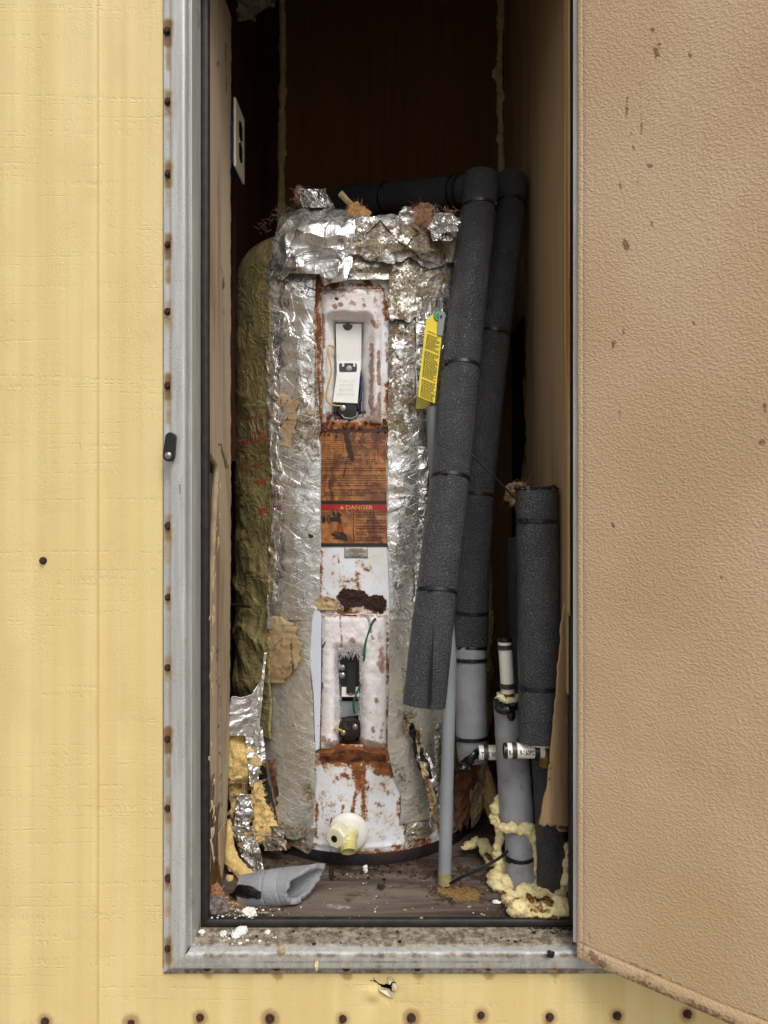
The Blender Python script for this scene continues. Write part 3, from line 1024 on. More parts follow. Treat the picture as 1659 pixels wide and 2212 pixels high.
I = lambda *kv: (lambda v: np.interp(v, [a for a, b in kv], [b for a, b in kv]))
plane_sheet('board', -0.2965, I((-120, 446), (970, 449), (1005, 470), (1020, 471), (1200, 463), (1430, 450), (1700, 452), (1880, 455)), I((-120, 499), (1400, 498), (1600, 496), (1900, 490)), np.linspace(-120, 1880, 560), 34, MAT['board'], lw,
            {'dirt': [(480, 560, 486, 700, 9, 0.42), (476, 960, 490, 1010, 8, 0.75), (470, 1350, 480, 1750, 12, 0.36), (461, 100, 470, 140, 7, 0.4), (462, 1000, 456, 1016, 7, 0.9)], 'ochre': [(487, 92, 489, 132, 6, 0.95), (488, 132, 489, 200, 3.5, 0.85), (484, 985, 492, 1010, 9, 0.8), (472, 1042, 476, 1050, 6, 0.7)]},
            0.009, 0.006, 3, 0.0012, endjag=0.03)
plane_sheet('veneer_strip', -0.3065, I((1020, 449), (1900, 449)), I((1020, 474), (1300, 470), (1500, 462), (1660, 458)), np.linspace(1020, 1660, 120), 8, MAT['board_back'], lw, None, 0.003, 0.003, 8, 0.001, label='grey split veneer showing behind the torn board')
for k, (ua, ub, va, vb) in enumerate(((452, 466, 1690, 1830), (459, 474, 1760, 1885), (472, 490, 1800, 1880), (448, 458, 1620, 1720))):
    plane_sheet('veneer_flake', -0.290 + 0.002 * k, lambda v, ua=ua: ua + 0 * v, lambda v, ub=ub, va=va, vb=vb: ub - (v - va) / (vb - va) * 7, np.linspace(va, vb, 30), 6, MAT['board_back'] if k != 2 else MAT['kraft'], lw, None, 0.0012, 0.01, 20 + k, 0.004, endjag=0.05)
MB().span(-0.344, -0.302, 0.06, 0.14, -0.63, -0.50).build('stud_foot', MAT['rustwood'], lw, smooth=False)
b = MB()
for k in range(34):
    v_ = random.uniform(1040, 1860); u_ = np.interp(v_, [1005, 1200, 1430, 1880], [470, 463, 452, 456]) + random.uniform(-3, 9); L_k = random.uniform(8, 34); dd_k = 0.288 * F / (UX - u_)
    b.tube(np.array([P(u_, v_, dd_k), P(u_ + random.uniform(-2, 2), v_ + L_k * 0.5, dd_k - 0.004), P(u_ + random.uniform(-5, 3), v_ + L_k, dd_k - random.uniform(0.002, 0.012))]), [0.0016, 0.0011, 0.0003], 5, True)
for k in range(16):
    a = random.random()
    b.blob(P(470 + 24 * a + random.uniform(-3, 3), 985 + 40 * random.random(), 1.2 + 0.04 * a), np.array([0.004, 0.003, 0.007]) * random.uniform(0.5, 1.1), 0.6, 2.5, k, 2)
b.build('splinters', MAT['kraft'], lw, kind='stuff')

rw = thing('closet_right_wall', (0.27, 0.4, -0.63), 'right closet wall of tan panel with a ragged torn back edge', 'wall', kind='thing')
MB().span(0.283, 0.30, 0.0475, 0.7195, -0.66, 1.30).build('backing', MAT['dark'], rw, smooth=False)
plane_sheet('wall_panel', 0.262, I((-700, 1225), (2100, 1226)), I((-700, 1088), (515, 1088), (530, 1132), (700, 1134), (720, 1128), (900, 1136), (1050, 1120), (1110, 1140), (1350, 1190), (1420, 1200)), np.linspace(-700, 1500, 400), 60, MAT['rightwall'], rw,
            {'dirt': [(1138, 500, 1134, 1000, 5, 0.5), (1225, 0, 1225, 900, 4, 0.3)], 'white': [(1130, 480, 1128, 520, 4, 0.3)]}, 0.004, 0.008, 4, 0.001)
plane_sheet('raw_edge', 0.2608, I((-700, 1229), (2100, 1229)), I((-700, 1215), (700, 1216), (900, 1222), (1300, 1223)), np.linspace(-600, 1330, 160), 6, MAT['rawedge'], rw, None, 0.002, 0.002, 6, 0.0005)
# torn lower sheet of the panel, bent into the closet
vs = np.linspace(1290, 1782, 130)
uL = np.interp(vs, [1290, 1340, 1400, 1480, 1580, 1690, 1772, 1782], [1226, 1214, 1210, 1204, 1194, 1182, 1164, 1165])
uL = uL + 3.0 * fbm(np.stack([vs * 0.05, 0 * vs, 0 * vs], -1), 4, 12)
s = np.linspace(0, 1, 26)
UU = uL[:, None] + (1230 - uL)[:, None] * s
VVg = vs[:, None] + 0 * UU
VVg = VVg + sstep(1740, 1782, VVg) * (9 * fbm(np.stack([UU * 0.12, 0 * UU, 0 * UU], -1), 4, 4) + 16 * sstep(0.55, 0.75, s)[None] * (1 + 0 * UU))
DD = 1.128 - 0.026 * np.sin(np.clip((1230 - UU) / 66, 0, 1) * 2.4) + 0.003 * fbm(np.stack([UU * 0.05, VVg * 0.01, 0 * UU], -1), 3, 2)
XYZ = P(UU, VVg, DD)
z0 = np.zeros_like(UU)
grid_obj('torn_sheet', XYZ, MAT['rightwall'], rw, None, {'dirt': paint(UU, VVg, [(1180, 1400, 1185, 1775, 18, 0.3), (1170, 1778, 1230, 1790, 8, 0.6)]), 'ochre': z0, 'white': paint(UU, VVg, [(1221, 1552, 1224, 1562, 6, 1.0)])}, solid=0.003, label='brown torn lower sheet curling out from the right wall')

# ---------------------------------------------------------------- door
dr = thing('door', (0.256, -0.03, -0.65), 'open tan pebble-embossed door with a dirty lower edge', 'door', kind='thing')
ANG = math.radians(40)
dv_ = np.array([math.cos(ANG), -math.sin(ANG), 0])
dn_ = np.array([-math.sin(ANG), -math.cos(ANG), 0])
H0 = np.array([0.256, -0.030, 0])
WD, ZB, ZT = 0.60, -0.648, 0.86
aa = axis([(0, 0.012, 0.001), (0.012, 0.32, 0.005), (0.32, WD, 0.02)])
zz = axis([(ZB, ZB + 0.045, 0.0016), (ZB + 0.045, ZT, 0.008)])
A, Z = np.meshgrid(aa, zz)
eh = np.minimum(np.minimum(A, WD - A), np.minimum(Z - ZB, ZT - Z))
hgt = -0.006 * (1 - np.sqrt(np.clip(1 - (1 - np.clip(eh / 0.007, 0, 1)) ** 2, 0, 1)))
hgt = hgt - 0.0012 * np.exp(-((Z - ZB - 0.026 - 0.006 * fbm(np.stack([A * 6, 0 * A, 0 * A], -1), 2, 1)) / 0.0016) ** 2) - 0.0008 * np.exp(-((A - 0.011) / 0.001) ** 2)
hgt = hgt + 0.002 * np.exp(-((Z - ZB - 0.013) / 0.008) ** 2) + 0.0015 * fbm(np.stack([A * 4, Z * 4, 0 * A], -1), 2, 3)
DP = H0 + A[..., None] * dv_ + hgt[..., None] * dn_
DP[..., 2] += Z
U, V = proj(DP)
dd_ = 0.75 * np.exp(-((Z - ZB) / 0.02) ** 2) * (0.8 + 0.35 * fbm(np.stack([A * 14, Z * 30, 0 * A], -1), 3, 8))
dd_ = np.maximum(dd_, 0.7 * np.exp(-((Z - ZB - 0.027) / 0.003) ** 2) * (0.7 + 0.5 * fbm(np.stack([A * 20, Z * 0, 0 * A], -1), 3, 9)))
dd_ = np.maximum(dd_, 0.62 * np.exp(-((Z - ZB) / 0.004) ** 2))
dd_ = np.maximum(dd_, 0.4 * np.exp(-(A / 0.005) ** 2) * sstep(0.1, -0.3, Z))
dd_ = np.maximum(dd_, paint(U, V, [(1255, 2050, 1300, 2080, 26, 0.7), (1418, 108, 1424, 96, 8, 0.9), (1416, 118, 1415, 128, 6, 0.9), (1353, 522, 1350, 540, 8, 1.0), (1345, 535, 1358, 528, 6, 1.0), (1490, 120, 1491, 126, 5, 1.0), (1352, 300, 1350, 316, 4, 0.9), (1355, 200, 1354, 245, 3, 0.6), (1480, 365, 1495, 364, 4, 0.8), (1648, 870, 1656, 890, 9, 1.0), (1640, 950, 1656, 965, 10, 1.0), (1322, 735, 1326, 750, 5, 0.9), (1320, 780, 1323, 800, 4, 0.8), (1402, 1562, 1404, 1568, 8, 1.2), (1420, 1520, 1421, 1530, 7, 1.2), (1415, 104, 1421, 120, 12, 1.2), (1408, 61, 1408, 64, 8, 1.2), (1490, 118, 1491, 124, 9, 1.2), (1387, 209, 1386, 283, 5, 0.9), (1386, 278, 1386, 284, 8, 1.2), (1354, 236, 1355, 246, 9, 1.1), (1367, 312, 1368, 318, 7, 1.2), (1380, 384, 1380, 390, 7, 1.2), (1339, 405, 1342, 410, 8, 1.2), (1400, 358, 1425, 357, 6, 0.9), (1275, 512, 1277, 516, 8, 1.0), (1350, 520, 1355, 532, 13, 1.3), (1410, 486, 1411, 490, 7, 1.2), (1327, 740, 1326, 752, 8, 1.1), (1340, 880, 1341, 900, 6, 1.0), (1322, 1130, 1324, 1136, 7, 1.1), (1500, 700, 1501, 706, 7, 1.1), (1560, 1250, 1562, 1256, 8, 1.1), (1350, 620, 1342, 860, 7, 0.5), (1395, 130, 1330, 460, 12, 0.4), (1270, 2010, 1276, 2040, 12, 0.6)]))
grid_obj('door_panel', DP, MAT['door'], dr, None, {'dirt': dd_}, flip=True)
cor = lambda a, z, h: H0 + a * dv_ + h * dn_ + np.array([0, 0, z])
b = MB()
b.slab(np.array([cor(0.0015, ZB + .0015, -0.0062), cor(WD - .001, ZB + .0015, -0.0062), cor(WD - .001, ZT, -0.0062), cor(0.0015, ZT, -0.0062)]), np.array([cor(0.0015, ZB + .0015, -0.03), cor(WD - .001, ZB + .0015, -0.03), cor(WD - .001, ZT, -0.03), cor(0.0015, ZT, -0.03)]))
b.build('core', MAT['rustwood'], dr, smooth=False)
b = MB()
b.slab(np.array([cor(-0.0062, ZB + .02, -0.005), cor(0.0004, ZB + .02, -0.005), cor(0.0004, ZT, -0.005), cor(-0.0062, ZT, -0.005)]), np.array([cor(-0.0062, ZB + .02, -0.03), cor(0.0004, ZB + .02, -0.03), cor(0.0004, ZT, -0.03), cor(-0.0062, ZT, -0.03)]))
b.build('edge_trim', MAT['alu'], dr, smooth=False)

# ribbed hose end behind the door foot
hz = thing('garden_hose', P(1630, 2209, 1.0), 'dark ribbed hose end behind the foot of the open door', 'hose')
t = np.linspace(0, 1, 70)
pts = P(1585 + 75 * t, 2222 - 12 * np.sin(t * 3.0), 1.02 - 0.0 * t)
MB().tube(pts, 0.0085 * (1 + 0.13 * np.sign(np.sin(t * 150))), 14).build('corrugated_tube', MAT['hose'], hz)

# ---------------------------------------------------------------- water heater
CX, CD = -0.0695, 1.498                     # tank axis: x, distance from the camera plane
RJ = 0.226


def drape(u, v, r, lift=0.0):
    """picture point laid on the cylinder of radius r round the tank axis"""
    u, v = np.asarray(u, float), np.asarray(v, float)
    r = np.asarray(r, float) + lift
    m = (u - UX) / F
    a = m * m + 1
    b = m * CX + CD
    disc = np.maximum(b * b - a * (CX * CX + CD * CD - r * r), 0)
    d = (b - np.sqrt(disc)) / a
    return np.stack(np.broadcast_arrays(m * d, d - D, (VY - v) / F * d), -1)


def cyl(th, z, r):
    return np.stack(np.broadcast_arrays(CX + r * np.sin(th), CD - D - r * np.cos(th), z), -1)


def theta_of(u, r=RJ):
    p = drape(u, 0, r)
    return math.atan2(p[0] - CX, (CD - D) - p[1])


heater = thing('water_heater', (CX, CD - D, -0.632), 'rusty white electric water heater with two open access pockets and a drain valve', 'water heater')
th = axis([(-math.pi, -0.62, 0.12), (-0.62, 0.86, 0.0062), (0.86, math.pi, 0.12)])
zz = axis([(-0.614, 0.44, 0.0021), (0.44, 0.50, 0.02)])
TH, Z = np.meshgrid(th, zz)
RR = RJ + 0.0006 * fbm(np.stack([TH * 6, Z * 12, 0 * Z], -1), 3, 2)
RR = RR + 0.0022 * np.exp(-((Z + 0.600) / 0.004) ** 2)
JP = cyl(TH, Z, RR)
U, V = proj(JP)
front = np.abs(TH) < 0.9
rs = [(688, 606, 720, 608, 18, 1.2), (686, 630, 688, 900, 12, 0.9), (690, 606, 706, 612, 16, 1.0), (700, 615, 835, 618, 7, 0.75), (757, 610, 762, 618, 7, 0.6), (790, 606, 796, 614, 9, 0.9), (812, 622, 836, 618, 7, 0.7),
      (686, 620, 684, 900, 9, 0.95), (692, 640, 690, 900, 5, 0.8), (684, 870, 690, 940, 26, 0.95), (829, 625, 831, 700, 6, 0.8), (833, 655, 833, 690, 6, 1.0), (834, 720, 836, 780, 5, 0.7), (838, 830, 834, 900, 8, 0.9),
      (690, 918, 832, 920, 17, 1.1), (715, 925, 775, 935, 16, 0.9), (830, 900, 850, 925, 30, 0.75),
      (718, 1190, 722, 1270, 5, 0.5), (730, 1190, 738, 1285, 4, 0.42), (786, 1186, 770, 1215, 6, 0.5), (776, 1215, 800, 1235, 7, 0.6), (800, 1230, 825, 1262, 6, 0.55), (772, 1240, 775, 1290, 8, 0.72), (742, 1255, 800, 1260, 26, 0.3), (696, 1190, 692, 1290, 5, 0.75), (692, 1260, 714, 1290, 4, 0.5), (745, 1270, 722, 1300, 12, 0.5),
      (692, 1316, 840, 1318, 14, 0.5), (735, 1322, 770, 1325, 10, 0.95), (800, 1310, 832, 1335, 14, 0.7), (836, 1330, 838, 1600, 7, 0.66), (834, 1400, 838, 1450, 6, 0.85), (838, 1540, 834, 1620, 8, 0.8), (808, 1320, 826, 1345, 8, 0.9),
      (696, 1340, 690, 1600, 3, 0.85), (694, 1470, 690, 1620, 5, 0.8), (688, 1610, 700, 1630, 14, 1.0), (700, 1620, 832, 1628, 18, 1.25), (735, 1632, 770, 1640, 16, 1.2), (815, 1600, 832, 1630, 12, 1.0),
      (690, 1640, 700, 1660, 10, 0.55), (715, 1645, 735, 1652, 10, 0.8), (765, 1640, 778, 1700, 13, 0.95), (786, 1650, 786, 1690, 8, 0.85), (772, 1690, 760, 1765, 5, 0.85), (784, 1680, 786, 1795, 7, 0.8), (795, 1690, 790, 1790, 5, 0.5), (800, 1640, 850, 1660, 18, 0.95), (812, 1665, 846, 1672, 12, 0.85), (825, 1700, 838, 1712, 12, 0.62), (812, 1735, 830, 1740, 7, 0.66), (720, 1690, 735, 1680, 6, 0.6), (740, 1672, 752, 1680, 7, 0.7),
      (742, 1740, 738, 1757, 4, 0.8), (716, 1770, 711, 1800, 3, 0.55), (866, 1725, 862, 1765, 10, 0.62), (860, 1830, 905, 1838, 18, 0.66), (890, 1790, 930, 1845, 24, 0.8), (900, 1840, 980, 1820, 22, 0.95), (960, 1780, 980, 1830, 26, 0.9), (812, 1838, 835, 1850, 5, 1.0), (674, 1848, 690, 1848, 12, 0.7), (670, 1815, 680, 1840, 14, 0.42), (690, 1850, 900, 1856, 7, 0.62), (685, 1740, 682, 1800, 5, 0.8)]
rust = np.maximum(paint(U, V, soft([q for q in rs if q[1] < 1630], 1.75, 0.8)), paint(U, V, soft([q for q in rs if q[1] >= 1630], 1.7, 0.95) + [(690, 1850, 985, 1838, 20, 0.75), (690, 1640, 850, 1645, 40, 0.62)])) * front
rust = np.maximum(rust, np.maximum(0.24 * sstep(1600, 1660, V), 0.13) * front)
thc, zc = (th[:-1] + th[1:]) / 2, (zz[:-1] + zz[1:]) / 2
THC, ZC = np.meshgrid(thc, zc)
UC, VC = proj(cyl(THC, ZC, RJ))
keep = ~((np.abs(THC) < 0.8) & (((UC > 697) & (UC < 822) & (VC > 628) & (VC < 912)) | ((UC > 696) & (UC < 832) & (VC > 1333) & (VC < 1608))))
grid_obj('jacket', JP, MAT['jacket'], heater, keep, {'rust': rust}, flip=True)
MB().lathe((CX, CD - D, -0.630), (0, 0, 1), [(0, 0.188), (1.09, 0.188)], 64).build('inner_tank', MAT['tankcore'], heater)
MB().lathe((CX, CD - D, -0.6315), (0, 0, 1), [(0, 0.222), (0, 0.2292), (0.004, 0.2296), (0.016, 0.2292), (0.0195, 0.2275), (0.0195, 0.222)], 120, False).build('base_rim', MAT['rim'], heater, sharp=35)
MB().lathe((CX, CD - D, 0.47), (0, 0, 1), [(0, 0.2262), (0.02, 0.218), (0.035, 0.19), (0.04, 0.0)], 64).build('top_cap', MAT['jacket'], heater)


def pad(name, rect, hole, prof, mat, parent, rust_, dirt_, lum, seed, step=1.6):
    u0, u1, v0, v1 = rect
    U, V = np.meshgrid(np.arange(u0, u1 + 1e-6, step), np.arange(v0, v1 + 1e-6, step))
    Uw = U + 3.5 * fbm(np.stack([U * 0.02, V * 0.02, 0 * U + seed], -1), 3, seed)
    Vw = V + 3.5 * fbm(np.stack([U * 0.02, V * 0.02, 0 * U + seed + 9], -1), 3, seed)
    a0, a1, b0, b1 = hole
    ex = np.maximum(np.maximum(a0 - Uw, Uw - a1), -99)
    ey = np.maximum(np.maximum(b0 - Vw, Vw - b1), -99)
    e = np.where((ex > 0) & (ey > 0), np.hypot(ex, ey), np.maximum(ex, ey))
    g = np.minimum(np.minimum(Uw - u0, u1 - Uw), np.minimum(Vw - v0, v1 - Vw))
    r = prof(e, g)
    r = r + lum * fbm(np.stack([U * 0.05, V * 0.05, 0 * U + seed], -1), 4, seed + 3)
    XYZ = drape(U, V, r)
    ec = e[:-1, :-1]
    return grid_obj(name, XYZ, mat, parent, ec > -3, {'rust': paint(U, V, soft(rust_, 1.7, 1.15)), 'dirt': paint(U, V, dirt_)})


def prof_up(e, g):
    t = np.clip(e / 27, 0, 1)
    inner = 0.194 + 0.030 * np.sqrt(1 - (1 - t) ** 2)
    return inner + 0.011 * sstep(10, 30, e) - 0.012 * (1 - np.sqrt(np.clip(1 - (1 - np.clip(g / 14, 0, 1)) ** 2, 0, 1)))


pu = pad('glass_wool_lining', (694, 825, 622, 918), (724, 783, 697, 899), prof_up, MAT['white_wool'], heater,
         [(695, 628, 825, 628, 14, 0.62), (722, 661, 724, 663, 6, 1.0), (735, 658, 736, 660, 6, 0.9), (760, 653, 766, 655, 8, 0.75), (786, 658, 787, 660, 5, 0.95), (784, 646, 785, 650, 5, 0.7), (812, 640, 815, 700, 10, 0.55), (806, 695, 812, 705, 7, 0.7), (803, 745, 802, 880, 7, 0.72), (818, 760, 818, 830, 5, 0.8), (820, 850, 818, 900, 6, 0.6), (698, 680, 700, 750, 6, 0.72), (697, 760, 697, 860, 6, 0.55), (698, 905, 822, 912, 14, 0.9), (710, 900, 760, 912, 14, 0.8), (812, 880, 800, 910, 12, 0.6), (704, 640, 745, 640, 14, 0.42)],
         [(725, 645, 729, 647, 5, 1.1), (804, 765, 803, 770, 3, 0.9), (797, 820, 797, 880, 3, 0.7), (695, 760, 694, 900, 6, 0.7), (690, 625, 830, 623, 5, 0.6), (700, 915, 825, 917, 6, 0.8)], 0.0014, 3)
pu['label'] = 'rust-flecked white glass wool lining of the upper pocket'


def prof_lo(e, g):
    tot = e + g
    x = np.clip(e / np.maximum(tot, 1), 0, 1)
    base = 0.198 + 0.0385 * np.sqrt(np.clip(1 - (1 - np.clip(e / 24, 0, 1)) ** 2, 0, 1))
    return base - 0.011 * (1 - np.sqrt(np.clip(1 - (1 - np.clip(g / 18, 0, 1)) ** 2, 0, 1)))


pl = pad('glass_wool_lining', (693, 834, 1326, 1618), (733, 776, 1408, 1640), prof_lo, MAT['white_wool'], heater,
         [(735, 1332, 738, 1395, 4, 0.75), (740, 1380, 762, 1385, 10, 0.5), (795, 1335, 806, 1380, 5, 0.6), (697, 1330, 830, 1330, 6, 0.6), (820, 1370, 826, 1450, 10, 0.5), (694, 1380, 692, 1600, 4, 0.8), (700, 1600, 728, 1612, 14, 0.85), (780, 1606, 828, 1614, 12, 0.9), (805, 1572, 806, 1578, 6, 0.7), (813, 1510, 814, 1516, 5, 0.7), (800, 1540, 820, 1550, 6, 0.35), (820, 1600, 828, 1560, 6, 0.5)],
         [(697, 1398, 702, 1388, 4, 1.1), (697, 1475, 698, 1488, 3, 1.0), (735, 1328, 770, 1330, 5, 0.8), (803, 1595, 806, 1592, 3, 0.8), (696, 1430, 697, 1440, 2, 0.9)], 0.0022, 7)
pl['label'] = 'stained white glass wool rolls of the lower pocket'
# fluffy fringe of wool round the lower opening
b = MB()
for k in range(240):
    if k < 150: a = np.array([730 + 50 * random.random(), 1408 + random.uniform(-10, 6)])
    else: a = np.array([random.choice([731, 779]) + random.uniform(-4, 4), random.uniform(1408, 1560)])
    q = a + np.array([random.uniform(-9, 9), random.uniform(-2, 12)])
    m_ = (a + q) / 2 + np.array([random.uniform(-3, 3), random.uniform(-3, 3)])
    pts = np.array([P(a[0], a[1], 1.268), P(m_[0], m_[1], 1.262 + random.uniform(-0.004, 0.004)), P(q[0], q[1], 1.266 + random.uniform(-0.004, 0.006))])
    b.tube(pts, 0.00035, 3, False)
b.build('wool_fibres', MAT['white_wool'], heater, kind='stuff')

# upper thermostat cover
tc = MB()
tc.plate([(725, 699), (781, 699), (780, 812), (727, 812)], 1.2905, 0.010)
tcov = tc.build('thermostat_cover', MAT['white_pl'], heater, smooth=False, bevel=0.0012)
plate_d = lambda v: 1.2895 - 0.0135 * (np.asarray(v) - 780) / 90
fl = [(727.5, 780), (778, 780), (777.5, 808), (772.5, 871.5), (718.7, 868.5), (727.5, 806)]
flu = np.array(fl, float)
frp = P(flu[:, 0], flu[:, 1], plate_d(flu[:, 1]))
MB().slab(frp, frp + np.array([0, 0.003, 0])).build('cover_flap', MAT['white_pl'], tcov, smooth=False, bevel=0.0008)
MB().plate([(731.5, 701), (733, 701), (733, 806), (731.5, 806)], 1.2899, 0.001).plate([(777, 701), (778.4, 701), (777.6, 806), (776.2, 806)], 1.2899, 0.001).build('side_ridge', MAT['white_pl'], tcov, smooth=False)
ct = [(751 + 10.8 * math.cos(t), 701.5 + 12 * math.sin(t)) for t in np.linspace(0, math.pi, 16)]
MB().plate(ct, 1.2898, 0.002).build('dial_hole', MAT['black_pl'], tcov, smooth=False)
MB().lathe(P(751, 705.5, 1.2895), (0, -1, 0), [(0, 0.0062), (0.0012, 0.0060), (0.0014, 0.0045)], 24).build('dial', simple('dark_dial', lin(58, 54, 52), 0.5, 0, 0.1), tcov)
rr_ = []
for (cx_, cy_, s0) in ((736.5, 788.5, 180), (767, 788.5, 270), (767, 799.5, 0), (736.5, 799.5, 90)):
    rr_ += [(cx_ + 4 * math.cos(math.radians(s0 + k)), cy_ + 4 * math.sin(math.radians(s0 + k))) for k in (0, 30, 60, 90)]
rr_ = np.array(rr_)
fs_ = P(rr_[:, 0], rr_[:, 1], plate_d(rr_[:, 1]) - 0.0004)
MB().slab(fs_, fs_ + np.array([0, 0.002, 0])).build('window_slot', MAT['black_pl'], tcov, smooth=False)
MB().lathe(P(754, 796, 1.2866), (0, -1, 0), [(0, 0.0055), (0.0009, 0.0052), (0.0013, 0.003)], 20).build('reset_screw', MAT['steel'], tcov)
MB().plate([(739, 784.5), (743.5, 784.5), (743.5, 792), (739, 792)], 1.2862, 0.002).plate([(763, 784.5), (767.5, 784.5), (767.5, 792), (763, 792)], 1.2862, 0.002).build('slot_tab', MAT['white_pl'], tcov, smooth=False)


def text_geo(body, res=2, extrude=0):
    cu = bpy.data.curves.new('t', 'FONT')
    cu.body = body
    cu.resolution_u = res
    cu.offset = 0.018
    ob = bpy.data.objects.new('t', cu)
    COL.objects.link(ob)
    dg = bpy.context.evaluated_depsgraph_get()
    dg.update()
    me = bpy.data.meshes.new_from_object(ob.evaluated_get(dg))
    v = np.array([q.co[:2] for q in me.vertices]) if len(me.vertices) else np.zeros((0, 2))
    f = [tuple(p.vertices) for p in me.polygons]
    bpy.data.objects.remove(ob)
    bpy.data.meshes.remove(me)
    bpy.data.curves.remove(cu)
    return v, f


def text_uv(b, body, u0, u1, v0, v1, put, bold=0.0, fit=True, height=None):
    """letters filling the picture box (u0..u1, baseline v1, cap top v0), laid on a surface by put(u, v)"""
    v, f = text_geo(body)
    if not len(v): return
    mn, mx = v.min(0), v.max(0)
    sx = (u1 - u0) / max(mx[0] - mn[0], 1e-6)
    sy = (v1 - v0) / 0.70 if height is None else height
    uu = u0 + (v[:, 0] - mn[0]) * sx
    vv = v1 - v[:, 1] * sy
    b.add(put(uu, vv), f)


b = MB()
for k, (s_, a, c) in enumerate((('TURN OFF', 733, 770), ('POWER', 736, 766), ('BEFORE', 735, 766), ('SERVICING', 731, 768))):
    v1 = 826 + 9.6 * k
    text_uv(b, s_, a, c, v1 - 6, v1, lambda u, v: P(u - 0.07 * (v - 806), v, plate_d(v) - 0.0003))
b.build('embossed_lettering', simple('embossed_white', lin(206, 204, 198), 0.5, 0, 0.05), tcov, smooth=False)

# lower part of the upper pocket: element with terminal
el = MB()
el.lathe(P(752, 886, 1.296), (0, -1, 0), [(0, 0.021), (0.010, 0.021), (0.012, 0.018), (0.016, 0.017), (0.017, 0.0)], 28)
elo = el.build('heating_element', MAT['black_pl'], heater)
MB().lathe(P(741, 882, 1.2795), (0, -1, 0), [(0, 0.0052), (0.002, 0.005), (0.0028, 0.003)], 18).build('terminal_screw', MAT['steel'], elo)
MB().tube(P(np.array([738, 744, 760, 770, 772]), np.array([896, 903, 904, 899, 890]), 1.281), 0.0016, 8).build('clip_wire', MAT['pvc'], elo)
wr = lambda name, pts, r, mat: MB().tube(np.array([P(*q) for q in pts]), r, 8).build(name, mat, heater)


def smooth_pts(pts, n=40):
    p = np.array([P(*q) for q in pts])
    t = np.r_[0, np.cumsum(np.linalg.norm(np.diff(p, axis=0), axis=1))]
    tt = np.linspace(0, t[-1], n)
    q = np.stack([np.interp(tt, t, p[:, i]) for i in range(3)], -1)
    for _ in range(3):
        q[1:-1] = (q[:-2] + 2 * q[1:-1] + q[2:]) / 4
    return q


MB().tube(smooth_pts([(724, 757, 1.29), (719, 748, 1.28), (709, 744, 1.272), (709, 765, 1.268), (715, 790, 1.266), (716, 806, 1.266), (708, 835, 1.266), (703, 855, 1.266), (707, 870, 1.268), (720, 876, 1.272), (738, 877, 1.278)], 50), 0.0014, 8).build('yellow_wire', MAT['ywire'], heater)
MB().tube(smooth_pts([(779, 800, 1.292), (780, 830, 1.29), (779, 862, 1.284), (771, 872, 1.28), (776, 885, 1.281), (783, 893, 1.29)], 30), 0.0014, 8).build('blue_wire', MAT['bwire'], heater)

# lower pocket: thermostat, element, wires
lt_ = MB().plate([(733, 1412), (779, 1412), (779, 1507), (737, 1507), (733, 1450)], 1.289, 0.012).build('thermostat', MAT['black_pl'], heater, smooth=False, bevel=0.001)
MB().plate([(749, 1432), (770, 1432), (768, 1498), (748, 1498)], 1.2845, 0.006).build('body_block', simple('dark_bakelite', lin(34, 33, 32), 0.4, 0, 0.1), lt_, smooth=False, bevel=0.001)
for vv_ in (1442, 1459):
    MB().lathe(P(740, vv_, 1.2885), (0, -1, 0), [(0, 0.0052), (0.002, 0.0054), (0.0036, 0.0034), (0.004, 0.0)], 18).build('terminal_screw', MAT['steel'], lt_)
MB().plate([(738, 1484), (776, 1484), (776, 1505), (738, 1505)], 1.2882, 0.001).build('plate_label', MAT['white_pl'], lt_, smooth=False)
ring_ = MB()
ang = np.linspace(0, 2 * np.pi, 24, endpoint=False)
co = P(758 + 9.0 * np.cos(ang), 1494 + 9.0 * np.sin(ang), 1.2879)
ci = P(758 + 5.8 * np.cos(ang), 1494 + 5.8 * np.sin(ang), 1.2879)
ring_.add(np.concatenate([co, ci]), [(i, (i + 1) % 24, 24 + (i + 1) % 24, 24 + i) for i in range(24)])
ring_.build('red_ring_mark', simple('red_ring', lin(190, 60, 66), 0.5, 0, 0.1), lt_, smooth=False)
el = MB()
el.lathe(P(756, 1571, 1.298), (0.05, -1, -0.1), [(0, 0.0215), (0.012, 0.0215), (0.013, 0.019), (0.022, 0.018), (0.026, 0.012), (0.027, 0.0)], 30)
el2 = el.build('heating_element', simple('sooty_element', lin(48, 38, 33), 0.45, 0.2, 0.5, 120, 0.4, 200, (lin(140, 130, 126), 90, 0.62, 0.7)), heater)
MB().plate([(750, 1556), (762, 1556), (761, 1590), (748, 1590)], 1.271, 0.006).build('terminal_block', MAT['black_pl'], el2, smooth=False, bevel=0.001)
for uu_, vv_ in ((742, 1583), (767, 1570)):
    MB().blob(P(uu_, vv_, 1.2725), (0.0052, 0.003, 0.0055), 0.05, sub=3).build('terminal_screw', simple('worn_screw', lin(190, 170, 150), 0.3, 0.9, 0.4, 200), el2)
MB().plate([(734, 1515), (778, 1515), (778, 1545), (734, 1550)], 1.2985, 0.004).build('bracket', MAT['pvc'], heater, smooth=False)
MB().tube(smooth_pts([(812, 1336, 1.262), (806, 1340, 1.262), (799, 1358, 1.263), (790, 1385, 1.262), (787, 1405, 1.262), (787, 1425, 1.268), (786, 1450, 1.285)], 40), 0.0021, 8).build('green_wire', MAT['gwire'], heater)
MB().tube(smooth_pts([(779, 1478, 1.272), (774, 1490, 1.272), (766, 1508, 1.276), (763, 1524, 1.28), (766, 1540, 1.29)], 24), 0.0021, 8).build('green_wire', MAT['gwire'], heater)
